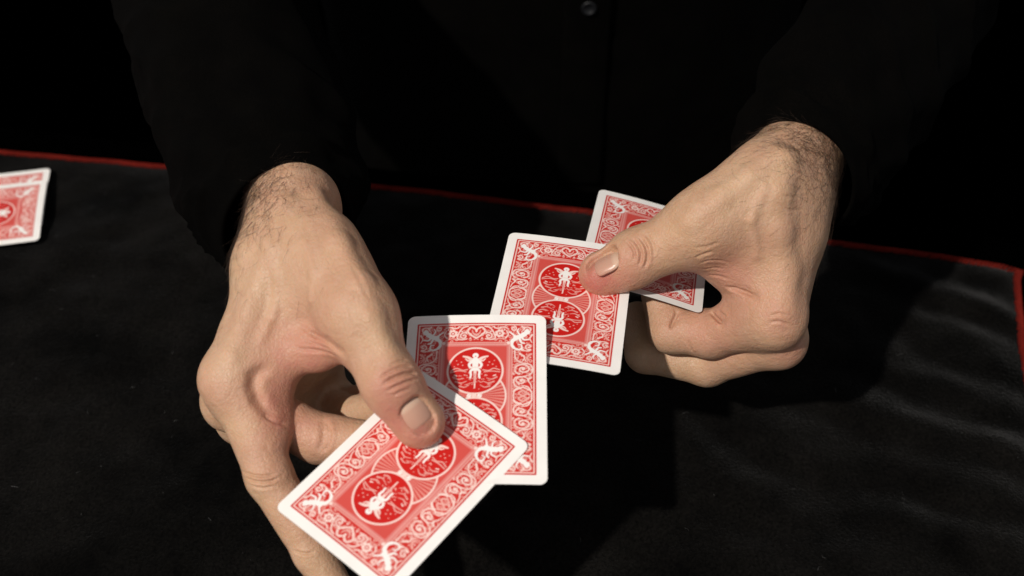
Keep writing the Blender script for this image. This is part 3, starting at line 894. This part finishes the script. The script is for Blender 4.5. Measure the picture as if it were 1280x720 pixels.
for (F, nails, hair, P, Q, W, ax, Rd, E) in built:
    for i, nl in enumerate(nails):
        o = nail_mesh('thumbnail' if i == 0 else 'fingernail', *nl, None); place(o, body)
    # dark hairs on the wrist, lying towards the little-finger side
    d = P - hair['c']
    al = d @ hair['ax']; sd = (d - np.outer(al, hair['ax']))
    sd = (sd / (np.linalg.norm(sd, axis=1, keepdims=True) + 1e-9)) @ hair['side']
    wgt = np.exp(-((al - 0.008) / 0.021) ** 2) * np.clip((sd + 0.2) / 0.9, 0, 1) ** 1.3 + 0.006 * np.exp(-((al + 0.02) / 0.03) ** 2) * (sd > 0)
    wgt = wgt * (al < hair['lim'])
    pick = rng.choice(len(P), hair['n'], p=wgt / wgt.sum())
    p0 = P[pick]; nrm = F.grad(p0); nh = len(pick)
    nm = lambda v: v / (np.linalg.norm(v, axis=1, keepdims=True) + 1e-12)
    fl_ = -hair['ax'] * 0.7 + np.cross(nrm, hair['ax']) * (0.9 + 0.5 * rng.normal(size=(nh, 1))) + rng.normal(0, 0.35, (nh, 3))
    fl_ = nm(fl_ - nrm * (fl_ * nrm).sum(1, keepdims=True))
    L = rng.uniform(0.0035, 0.0120, (nh, 1)); curl = rng.normal(0, 0.55, (nh, 1)); lift = rng.uniform(0.1, 0.45, (nh, 1))
    sidev = np.cross(nrm, fl_); r0 = rng.uniform(0.00003, 0.000068, (nh, 1))
    rows = [p0 - nrm * 0.0004]
    for k in range(1, 6):
        u = k / 5
        q = p0 + (fl_ * u + sidev * curl * u * u + nrm * lift * u * (1 - 0.75 * u)) * L
        dd = F.sample(q); g = F.grad(q)
        rows.append(q + g * np.where(dd < 0.00015, 0.00018 - dd, 0)[:, None])
    HV = []
    for k in range(6):
        t_ = nm(rows[min(k + 1, 5)] - rows[max(k - 1, 0)]); aa = nm(np.cross(t_, [0.3, 0.2, 0.93])); bb = np.cross(t_, aa)
        for j in range(3):
            th = 2 * math.pi * j / 3
            HV.append(rows[k] + r0 * (1 - 0.7 * k / 5) * (math.cos(th) * aa + math.sin(th) * bb))
    HV = np.stack(HV, 1).reshape(-1, 3)                     # 18 vertices per hair
    one = np.array([(k * 3 + j, k * 3 + (j + 1) % 3, k * 3 + 3 + (j + 1) % 3, k * 3 + 3 + j) for k in range(5) for j in range(3)])
    HQ = (np.arange(nh)[:, None, None] * 18 + one[None]).reshape(-1, 4)
    hme = quads_mesh('wrist_hair', HV, HQ); hme.materials.append(M_HAIR)
    h = bpy.data.objects.new('wrist_hair', hme); col.objects.link(h); place(h, body); tag(h, kind='stuff')

# ------------------------------------------------------------------ shirt
def fold(seed, amp, fr):
    def g(u, th, q):
        a = noise.noise(Vector((u * fr + 2 * math.sin(th), 2.2 * math.cos(th), seed)))
        b = noise.noise(Vector((q[0] * 55, q[1] * 55, q[2] * 55 + seed)))
        c = 1 - abs(noise.noise(Vector((u * fr * 1.3 + math.cos(th) * 1.2, math.sin(th) * 1.2, seed + 5)))) * 2.4
        return amp * (a + 0.30 * b + 0.7 * max(c, 0) ** 2)
    return g
path = bez([(0.04, 0.40, -0.30), (0.04, 0.40, -0.05), (0.04, 0.40, 0.2), (0.04, 0.40, 0.40), (0.04, 0.40, 0.53), (0.04, 0.40, 0.585)], 90)
def tr(i, a, top):
    u = i / 89
    return a * (1.0 - 0.06 * math.sin(u * 3.1)) if u < 0.86 else a + (top - a) * ((u - 0.86) / 0.14) ** 1.5
v, f = loft(path, [tr(i, 0.205, 0.07) for i in range(90)], [tr(i, 0.135, 0.06) for i in range(90)], np.array([0, -1, 0.0]), 120, fold(3.0, 0.006, 9.0))
shirt = mesh_obj('shirt', v, f, M_SHIRT); place(shirt, person)
tag(shirt, 'black button-front shirt')
for (F, nails, hair, P, Q, W, ax, Rd, E), S, cuff, seed, ry in zip(built, SH, (built[0][5] + built[0][6] * 0.0015 + np.array([-0.004, 0, -0.012]), built[1][5] + built[1][6] * -0.005 + np.array([0.002, 0, -0.004])), (11.0, 23.0), (0.0310, 0.030)):
    path = bez([cuff, cuff + (E - cuff) * 0.12 + np.array([0, 0, -0.003]), cuff + (E - cuff) * 0.5 + np.array([0, 0, -0.006]), E + np.array([0, 0.01, 0]), E + (S - E) * 0.5, S], 110)
    rad = [((0.0415 if seed < 20 else 0.0360) + 0.009 * min(1, i / 40) + 0.012 * max(0, (i - 50) / 60)) for i in range(110)]
    rx = [r * (ry / rad[0] + (1 - ry / rad[0]) * min(1, i / 30)) for i, r in enumerate(rad)]
    fo = fold(seed, 0.0055, 10.0)
    v, f = loft(path, rx, rad, np.array([0.05, 0.1, 1.0]), 72, lambda u, th, q: fo(u, th, q) * min(1, 0.05 + u * 8), caps=(False, True))
    # turn the hem inwards so that the cuff has thickness
    inner, _ = loft(path[:14], [r - 0.0016 for r in rx[:14]], [r - 0.0016 for r in rad[:14]], np.array([0.05, 0.1, 1.0]), 72, lambda u, th, q: fo(u * 13 / 109, th, q) * min(1, 0.05 + u * 13 / 109 * 8))
    n0 = len(v); v = v + inner
    for i in range(13):
        for k in range(72):
            k2 = (k + 1) % 72
            f.append((n0 + i * 72 + k, n0 + (i + 1) * 72 + k, n0 + (i + 1) * 72 + k2, n0 + i * 72 + k2))
    for k in range(72):
        k2 = (k + 1) % 72; f.append((k2, k, n0 + k, n0 + k2))
    o = mesh_obj('sleeve', v, f, M_SHIRT); place(o, shirt)
# button band down the front with its buttons
def shirt_front(x, z):
    me_ = shirt.data
    best = None
    for q in me_.vertices:
        if q.co.y < 0.33:
            e = (q.co.x - x) ** 2 + (q.co.z - z) ** 2
            if best is None or e < best[0]: best = (e, q.co.y)
    return best[1]
zs = [-0.05 + 0.012 * i for i in range(42)]
pv, pf = [], []
ys = [shirt_front(0.055, z) for z in zs]
ys = [min(ys[max(0, i - 2):i + 3]) - 0.003 for i in range(len(ys))]
for z, y in zip(zs, ys):
    for (dx, dy) in ((-0.017, 0.010), (-0.017, 0.0), (-0.015, -0.0012), (0.0, -0.0014), (0.015, -0.0012), (0.017, 0.0), (0.017, 0.010)):
        pv.append((0.055 + dx, y + dy, z))
for i in range(len(zs) - 1):
    for k in range(6): pf.append((i * 7 + k, i * 7 + k + 1, (i + 1) * 7 + k + 1, (i + 1) * 7 + k))
o = mesh_obj('button_band', pv, pf, M_SHIRT); place(o, shirt)
def button_geo():
    V, Fc = [], []
    prof = [(0.0, 0.0006), (0.0028, 0.0006), (0.0038, 0.0013), (0.0050, 0.0016), (0.0056, 0.0011), (0.0056, 0.0), (0.0, 0.0)]
    N = 28
    for r, z in prof:
        for k in range(N): V.append((r * math.cos(2 * math.pi * k / N), -z * 1.4, r * math.sin(2 * math.pi * k / N)))
    for i in range(len(prof) - 1):
        for k in range(N): Fc.append((i * N + k, i * N + (k + 1) % N, (i + 1) * N + (k + 1) % N, (i + 1) * N + k))
    return V, Fc
bv, bf = button_geo()
bme = None
for zi in (0.113, 0.197):
    y = float(np.interp(zi, zs, ys)) - 0.0016
    o = mesh_obj('button', bv, bf, M_BUTTON) if bme is None else bpy.data.objects.new('button', bme)
    if bme is not None: col.objects.link(o)
    bme = o.data
    place(o, shirt); o.location = o.location + Vector((0.0555, y, zi))
    for hx, hz in ((-0.0012, -0.0012), (0.0012, 0.0012), (-0.0012, 0.0012), (0.0012, -0.0012)):
        pass

# ------------------------------------------------------------------ playing cards
CW, CH, CR = 31.5, 44.0, 3.4                          # half width, half height, corner radius in mm
STEP = 0.22
def card_print():
    nx = int(round(2 * CW / STEP)) + 1; ny = int(round(2 * CH / STEP)) + 1
    xs = np.linspace(-CW, CW, nx); ys = np.linspace(-CH, CH, ny)
    X, Y = np.meshgrid(xs, ys)
    AA = 0.24
    WHITE = srgb(243, 239, 234); RED = srgb(199, 27, 21); PANEL = srgb(210, 80, 72); BAND = srgb(218, 124, 118)
    PINK = srgb(222, 132, 122); LINE = srgb(243, 212, 203); SOFT = srgb(230, 166, 156)
    img = np.empty((ny, nx, 3)); img[:] = WHITE
    def win(x0, x1, y0, y1):
        i0, i1 = np.searchsorted(xs, [x0, x1]); j0, j1 = np.searchsorted(ys, [y0, y1])
        return slice(max(j0 - 1, 0), j1 + 1), slice(max(i0 - 1, 0), i1 + 1)
    def put(sl, sd, c, op=1.0):
        a = (np.clip(0.5 - sd / AA, 0, 1) * op)[..., None]
        img[sl] = img[sl] * (1 - a) + c * a
    def rect(hx, hy, c, r=0.0):
        qx, qy = np.abs(X) - hx + r, np.abs(Y) - hy + r
        sd = np.minimum(np.maximum(qx, qy), 0) + np.hypot(np.maximum(qx, 0), np.maximum(qy, 0)) - r
        put(np.s_[:, :], sd, c)
    def disc(cx, cy, r, c, op=1.0):
        s_ = win(cx - r - 1, cx + r + 1, cy - r - 1, cy + r + 1)
        put(s_, np.hypot(X[s_] - cx, Y[s_] - cy) - r, c, op)
    def ring(cx, cy, r, w, c):
        s_ = win(cx - r - 2, cx + r + 2, cy - r - 2, cy + r + 2)
        put(s_, np.abs(np.hypot(X[s_] - cx, Y[s_] - cy) - r) - w / 2, c)
    def stroke(pts, w, c, w2=None, op=1.0):
        pts = np.array(pts, float); w2 = w if w2 is None else w2
        m = max(w, w2) + 0.6
        s_ = win(pts[:, 0].min() - m, pts[:, 0].max() + m, pts[:, 1].min() - m, pts[:, 1].max() + m)
        xx, yy = X[s_], Y[s_]; sd = np.full(xx.shape, 9.0); n = len(pts) - 1
        for i in range(n):
            (ax_, ay), (bx, by) = pts[i], pts[i + 1]
            L = (bx - ax_) ** 2 + (by - ay) ** 2 + 1e-9
            t = np.clip(((xx - ax_) * (bx - ax_) + (yy - ay) * (by - ay)) / L, 0, 1)
            ww = w + (w2 - w) * (i + t) / n
            sd = np.minimum(sd, np.hypot(xx - ax_ - t * (bx - ax_), yy - ay - t * (by - ay)) - ww / 2)
        put(s_, sd, c, op)
    def curve(pts, n=14):
        return [p[:2] for p in bez([(a, b, 0) for a, b in pts], n)]
    def spiral(cx, cy, r0, r1, a0, turns, w, c, w2=None):
        n = int(22 * abs(turns)) + 6
        stroke([(cx + (r0 + (r1 - r0) * k / n) * math.cos(a0 + turns * 2 * math.pi * k / n),
                 cy + (r0 + (r1 - r0) * k / n) * math.sin(a0 + turns * 2 * math.pi * k / n)) for k in range(n + 1)], w, c, w2)
    # frame
    rect(27.0, 39.5, RED, 0.5); rect(26.25, 38.75, LINE, 0.3); rect(25.7, 38.2, srgb(203, 44, 37))
    R2 = np.random.default_rng(3); fillers = []
    while len(fillers) < 95:
        q = (R2.uniform(0.5, 25.2), R2.uniform(0.5, 37.8))
        if q[0] < 18.6 and q[1] < 29.2: continue
        if any(math.hypot(q[0] - f_[0], q[1] - f_[1]) < 1.35 for f_ in fillers): continue
        fillers.append((*q, R2.uniform(0.7, 1.1), R2.uniform(0, 6.3), R2.choice([-1, 1]) * R2.uniform(0.6, 1.0)))
    for sx in (1, -1):
        for sy in (1, -1):
            wx = lambda a, b: a if b > 24.5 else 16.9 + (a - 18.9) * 1.31        # the side panels are wide
            T = lambda pts: [(sx * wx(a, b), sy * b) for a, b in pts]
            S = lambda pts, w, c, w2=None, n=14: stroke(T(curve(pts, n)), w, c, w2)
            sp = lambda cx, cy, r0, r1, a0, tu, w, c, w2=None: stroke(T([(cx + (r0 + (r1 - r0) * k / 40) * math.cos(a0 + tu * 2 * math.pi * k / 40), cy + (r0 + (r1 - r0) * k / 40) * math.sin(a0 + tu * 2 * math.pi * k / 40)) for k in range(41)]), w, c, w2)
            dc = lambda cx, cy, r, c: disc(sx * wx(cx, cy), sy * cy, r, c)
            # small tendrils that fill the ground
            for (qx, qy, qr, qa, qt) in fillers: sp(qx, qy, 0.2, qr, qa, qt, 0.42, SOFT)
            # long side: two scrolls on a stem, leaves, and half of the middle palmette
            sp(22.2, 14.2, 0.5, 3.1, 0.5, 1.6, 0.75, LINE, 0.6); dc(22.2, 14.2, 0.7, LINE)
            sp(21.6, 8.0, 0.4, 2.5, 2.6, -1.4, 0.65, LINE, 0.55); dc(21.6, 8.0, 0.55, LINE)
            S([(19.3, 24.0), (19.6, 20.0), (21.5, 17.6), (24.8, 16.5), (25.2, 12.5), (22.8, 10.4), (19.6, 9.6), (19.2, 6.0), (21.0, 4.2)], 0.6, LINE, None, 40)
            S([(24.9, 22.5), (23.6, 20.4), (24.6, 18.0)], 0.9, SOFT, 0.4); S([(21.0, 22.6), (22.6, 20.6), (22.0, 18.4)], 0.9, LINE, 0.4)
            S([(24.9, 9.8), (23.8, 8.4), (24.7, 6.4), (25.1, 4.0)], 0.75, LINE, 0.4); S([(19.2, 13.2), (19.4, 15.6), (20.4, 17.2)], 0.7, SOFT, 0.4)
            S([(23.6, 11.0), (24.8, 10.2)], 0.8, SOFT); S([(19.3, 18.2), (20.2, 19.2), (20.6, 21.2)], 0.7, SOFT, 0.4)
            S([(25.0, 2.2), (23.8, 4.8), (22.0, 5.4)], 0.7, LINE, 0.4); S([(19.0, 2.4), (20.0, 3.8), (21.6, 3.6)], 0.7, LINE, 0.4)
            S([(22.1, 4.6), (19.4, 2.6), (19.0, 0.0)], 0.6, LINE); S([(22.1, 4.6), (24.8, 2.6), (25.1, 0.0)], 0.6, LINE)
            S([(22.1, 3.0), (20.7, 1.4), (22.1, 0.0)], 0.9, SOFT); S([(22.1, 3.0), (23.5, 1.4), (22.1, 0.0)], 0.9, SOFT)
            for q in ((24.9, 13.8), (19.0, 11.6), (24.6, 20.6), (21.0, 11.8), (23.0, 18.9), (20.8, 6.0), (24.0, 1.0)): dc(*q, 0.36, LINE)
            # short side: rosette, scrolls, heart
            for k in range(7):
                a = 2 * math.pi * k / 7; dc(10.6 + 1.55 * math.cos(a), 33.6 + 1.55 * math.sin(a), 0.72, LINE)
            dc(10.6, 33.6, 0.85, RED); dc(10.6, 33.6, 0.5, LINE)
            S([(0.0, 31.0), (2.2, 32.6), (3.9, 34.9), (2.6, 37.0), (0.6, 36.2), (0.0, 34.6)], 0.75, LINE, None, 24)
            S([(0.0, 32.6), (1.4, 33.8), (1.9, 35.2)], 0.8, SOFT, 0.5)
            sp(5.6, 32.2, 0.4, 1.9, 0.4, 1.3, 0.6, LINE); S([(4.2, 30.6), (6.8, 30.2), (8.6, 31.2), (7.6, 34.6), (6.0, 36.8), (3.8, 37.6)], 0.6, LINE, None, 24)
            S([(8.2, 36.8), (9.8, 36.4), (12.4, 37.2), (14.6, 36.0)], 0.7, LINE, 0.4); S([(13.2, 31.0), (14.4, 33.0), (13.6, 35.2)], 0.7, LINE, 0.4)
            S([(8.4, 30.2), (11.0, 30.8), (13.6, 29.8)], 0.7, SOFT, 0.4)
            for q in ((6.4, 34.6), (7.9, 37.4), (12.8, 35.6), (2.6, 31.0), (4.6, 34.4)): dc(*q, 0.38, LINE)
            # corner scrolls
            sp(23.2, 35.6, 0.3, 1.9, 1.0, 1.3, 0.6, LINE); sp(23.6, 26.4, 0.3, 1.7, 4.0, 1.2, 0.6, LINE); sp(16.8, 36.4, 0.3, 1.4, 0.0, 1.2, 0.55, LINE)
            S([(25.2, 33.0), (24.2, 31.0), (25.0, 28.8)], 0.8, LINE, 0.4); S([(20.6, 37.6), (21.8, 36.4), (20.6, 34.8)], 0.7, LINE, 0.4)
            S([(20.6, 25.2), (22.2, 24.2), (24.8, 24.4)], 0.7, LINE, 0.4)
            # corner figure: white body, head, limbs and a curling tail
            S([(21.6, 33.2), (19.8, 31.9), (17.6, 31.5)], 2.5, WHITE, 1.9); dc(22.9, 34.5, 1.35, WHITE)
            S([(17.8, 31.8), (16.2, 33.4), (15.0, 34.4)], 1.0, WHITE, 0.5); S([(18.2, 31.0), (16.4, 29.6), (16.0, 27.4), (17.2, 25.6)], 2.0, WHITE, 1.1)
            S([(20.4, 31.6), (21.6, 30.2), (23.6, 30.4)], 1.0, WHITE, 0.6); S([(17.2, 25.6), (19.0, 24.6), (20.6, 25.6), (20.2, 27.4), (18.9, 27.4)], 0.8, WHITE, 0.5)
            S([(19.6, 30.4), (20.4, 28.6), (21.8, 28.2)], 1.1, WHITE, 0.5); S([(19.6, 33.0), (18.6, 34.8), (19.2, 36.4)], 0.8, WHITE, 0.4)
    # inner panel with its hatched band
    rect(16.3, 28.6, BAND)
    for hx, hy in ((16.3, 28.6), (15.0, 27.5)):
        q = np.maximum(np.abs(X) - hx, np.abs(Y) - hy); put(np.s_[:, :], np.abs(q) - 0.20, SOFT)
    rect(13.8, 26.5, PANEL)
    # corner figures overlap the band
    for sx in (1, -1):
        for sy in (1, -1):
            stroke([(sx * a, sy * b) for a, b in curve([(18.2, 31.0), (16.6, 29.6), (16.0, 27.2), (17.2, 25.4), (18.6, 25.0)])], 1.5, WHITE, 0.8)
            disc(sx * 14.6, sy * 28.4, 0.8, LINE); disc(sx * 13.0, sy * 27.6, 0.5, SOFT)
    # fan between the two circles
    disc(0, 0, 13.6, PINK)
    for k in range(44):
        a = 2 * math.pi * (k + 0.5) / 44
        stroke([(3.2 * math.cos(a), 3.2 * math.sin(a)), (13.2 * math.cos(a), 13.2 * math.sin(a))], 0.20, RED, 0.62)
    ring(0, 0, 13.7, 0.75, LINE)
    for sy in (1, -1):
        # each circle, its rim, and the rider inside
        disc(0, sy * 13.3, 12.6, LINE); disc(0, sy * 13.3, 11.75, RED)
        B = lambda pts: [(a, sy * (13.3 + b)) for a, b in pts]
        st = lambda pts, w, c, w2=None, op=1.0: stroke(B(curve(pts)), w, c, w2, op)
        st([(-10.8, -0.2), (-8.4, 1.3), (-5.6, 0.2), (-3.4, 0.6)], 0.55, SOFT); st([(-10.9, -1.0), (-7.5, 0.0), (-4.0, -0.6)], 0.5, SOFT)
        st([(10.8, 0.4), (8.2, 1.2), (6.0, 0.0), (3.4, 0.4)], 0.55, SOFT); st([(10.9, -0.7), (7.6, -0.3), (4.0, -0.7)], 0.5, SOFT)
        for s_ in (1, -1):
            st([(s_ * 9.6, -3.4), (s_ * 7.4, -4.6), (s_ * 5.2, -4.0)], 0.8, SOFT, 0.3, 0.9); st([(s_ * 8.4, -5.8), (s_ * 6.0, -6.6), (s_ * 3.6, -5.6)], 0.8, SOFT, 0.3, 0.9)
            st([(s_ * 6.6, -8.2), (s_ * 4.4, -8.8), (s_ * 2.4, -7.6)], 0.75, SOFT, 0.3, 0.9); st([(s_ * 9.0, -2.4), (s_ * 8.0, -2.8)], 0.7, LINE, 0.4)
            for k in range(16):
                qa, qr = R2.uniform(3.5, 5.9), R2.uniform(3.0, 10.6); qx, qy = qr * math.cos(qa), qr * math.sin(qa)
                stroke(B([(qx, qy), (qx + R2.uniform(-1.4, 1.4), qy + R2.uniform(-0.6, 0.6))]), 0.5, SOFT, 0.25, 0.8)
            for q in ((6.2, 4.6, 0.32), (7.7, 3.4, 0.34), (5.6, 2.9, 0.3), (8.4, 5.4, 0.26), (4.6, -2.3, 0.34), (9.3, 2.2, 0.26), (5.9, -7.3, 0.3)):
                disc(s_ * q[0], sy * (13.3 + q[1]), q[2], SOFT)
        hy = 8.1
        for s_ in (1, -1):                                                # wings
            st([(s_ * 1.2, 5.4), (s_ * 3.2, 7.0), (s_ * 5.4, 7.7)], 1.7, LINE, 0.8); st([(s_ * 1.6, 5.0), (s_ * 3.4, 5.4), (s_ * 4.4, 6.4)], 1.0, LINE, 0.5)
            st([(s_ * 1.5, 4.9), (s_ * 2.7, 3.4), (s_ * 2.3, 1.9), (s_ * 1.2, 1.5)], 1.35, WHITE, 0.9)          # arms
            st([(s_ * 0.9, 0.8), (s_ * 2.0, -0.4), (s_ * 1.8, -2.4), (s_ * 2.1, -4.0)], 1.35, WHITE, 0.7)       # legs
        st([(0, 5.6), (0, 3.2), (0, 0.8)], 3.0, WHITE, 2.4)                # trunk
        disc(0, sy * (13.3 + hy), 1.35, WHITE); disc(0, sy * (13.3 + hy - 0.4), 0.45, SOFT)
        st([(0, -0.6), (0, -4.0), (0, -9.2)], 1.35, LINE, 0.5); st([(0, -1.6), (0, -6.8)], 0.35, PANEL, 0.2)
        st([(-2.6, 1.2), (0, 1.8), (2.6, 1.2)], 0.4, LINE)
    for a, b, r in ((-2.3, 0, 1.0), (2.3, 0, 1.0), (0, 0.2, 0.95), (-0.4, -0.6, 0.7)): disc(a, b, r, WHITE if abs(a) > 1 else LINE)
    stroke([(-3.6, -1.4), (-2.0, 0.6), (2.0, -0.6), (3.6, 1.4)], 0.5, LINE)
    return xs, ys, img

def card_mesh():
    xs, ys, img = card_print()
    nx, ny = len(xs), len(ys)
    X, Y = np.meshgrid(xs, ys)
    ix, iy = CW - CR, CH - CR
    qx, qy = np.clip(X, -ix, ix), np.clip(Y, -iy, iy)
    dx, dy = X - qx, Y - qy; L = np.hypot(dx, dy)
    corner = (np.abs(X) > ix) & (np.abs(Y) > iy)
    outside = corner & (L > CR)
    X2 = np.where(outside, qx + dx / np.maximum(L, 1e-9) * CR, X); Y2 = np.where(outside, qy + dy / np.maximum(L, 1e-9) * CR, Y)
    bend = lambda x, y: 0.0011 * (1 - (x / CW) ** 2) + 0.0006 * (y / CH) ** 2
    V = np.stack([X2 * 1e-3, Y2 * 1e-3, bend(X2, Y2) + 0.00015], -1).reshape(-1, 3)
    I = np.arange(nx * ny).reshape(ny, nx)
    Q = np.stack([I[:-1, :-1], I[:-1, 1:], I[1:, 1:], I[1:, :-1]], -1).reshape(-1, 4)
    o = outside.ravel()
    Q = Q[~(o[Q].all(1))]
    C = np.concatenate([img.reshape(-1, 3), np.ones((nx * ny, 1))], 1)
    # rim and underside
    ring = []
    for (cx, cy, a0) in ((ix, iy, 0), (-ix, iy, 90), (-ix, -iy, 180), (ix, -iy, 270)):
        for k in range(9):
            a = math.radians(a0 + 90 * k / 8); ring.append((cx + CR * math.cos(a), cy + CR * math.sin(a)))
        nxt = {0: ((-ix, CH)), 90: ((-CW, -iy)), 180: ((ix, -CH)), 270: ((CW, iy))}[a0]
        p = ring[-1]
        for k in range(1, 12): ring.append((p[0] + (nxt[0] - p[0]) * k / 12, p[1] + (nxt[1] - p[1]) * k / 12))
    n = len(ring); b0 = len(V)
    top = [(x * 1e-3, y * 1e-3, bend(x, y) + 0.00015) for x, y in ring]; bot = [(x * 1e-3, y * 1e-3, bend(x, y) - 0.00015) for x, y in ring]
    mid = [(x * 0.55e-3, y * 0.55e-3, bend(x * 0.55, y * 0.55) - 0.00015) for x, y in ring]; cen = [(x * 0.02e-3, y * 0.02e-3, bend(0, 0) - 0.00015) for x, y in ring]
    V = np.concatenate([V, top, bot, mid, cen])
    ex = []
    for k in range(n):
        k2 = (k + 1) % n
        ex.append((b0 + k, b0 + n + k, b0 + n + k2, b0 + k2)); ex.append((b0 + n + k, b0 + 2 * n + k, b0 + 2 * n + k2, b0 + n + k2))
        ex.append((b0 + 2 * n + k, b0 + 3 * n + k, b0 + 3 * n + k2, b0 + 2 * n + k2))
    C = np.concatenate([C, np.tile([*srgb(236, 232, 226), 1.0], (4 * n, 1))])
    me = quads_mesh('playing_card', V, np.concatenate([Q, np.array(ex)]))
    a = me.color_attributes.new('print', 'FLOAT_COLOR', 'POINT')
    a.data.foreach_set('color', C.astype(np.float32).ravel())
    me.materials.append(M_CARD)
    return me
CARD = card_mesh()
def card(loc, xaxis, nrm, label, group, toward=0.0):
    n = unit(nrm); x = np.array(xaxis, float); x = unit(x - n * (x @ n)); y = np.cross(n, x)
    o = bpy.data.objects.new('playing_card', CARD); col.objects.link(o)
    p = np.array(loc, float); p = CAM + (p - CAM) * (1 - toward)
    o.matrix_world = Matrix(((x[0], y[0], n[0], p[0]), (x[1], y[1], n[1], p[1]), (x[2], y[2], n[2], p[2]), (0, 0, 0, 1)))
    return tag(o, label, 'playing card', group)
G = 'red-backed cards dealt between the hands'
card((0.0695, -0.0425, 0.1552), (0.959, -0.215, -0.182), (0.212, 0.125, 0.969), 'red-backed card farthest back, crossed by the thumb of the fist at right', G)
card((0.0233, -0.0950, 0.1694), (0.987, -0.151, -0.054), (0.058, 0.027, 0.998), 'red-backed card under the thumb tip of the fist at right', G)
card((-0.0164, -0.1572, 0.1718), (0.999, -0.014, 0.028), (-0.030, -0.120, 0.992), 'upright red-backed card in the middle, behind the nearest card', G)
card((-0.0444, -0.1970, 0.1677), (0.774, -0.630, -0.057), (-0.022, -0.116, 0.993), 'slanted red-backed card nearest the camera, under the thumb of the open hand', G)
G2 = 'cards lying face down on the mat'
yx = np.array([-0.185, 0.983, 0.0])
ctr = np.array([-0.3590, 0.1105, Z0])
card(ctr + yx * 0.0165 + np.array([0.0, 0, 0.0030]), yx, (0.01, 0, 1), 'lower of two red-backed cards lying on the mat at left, mostly covered', G2)
card(ctr + np.array([0, 0, 0.0052]), yx, (0.012, -0.012, 1), 'upper of two red-backed cards lying on the mat at left', G2)
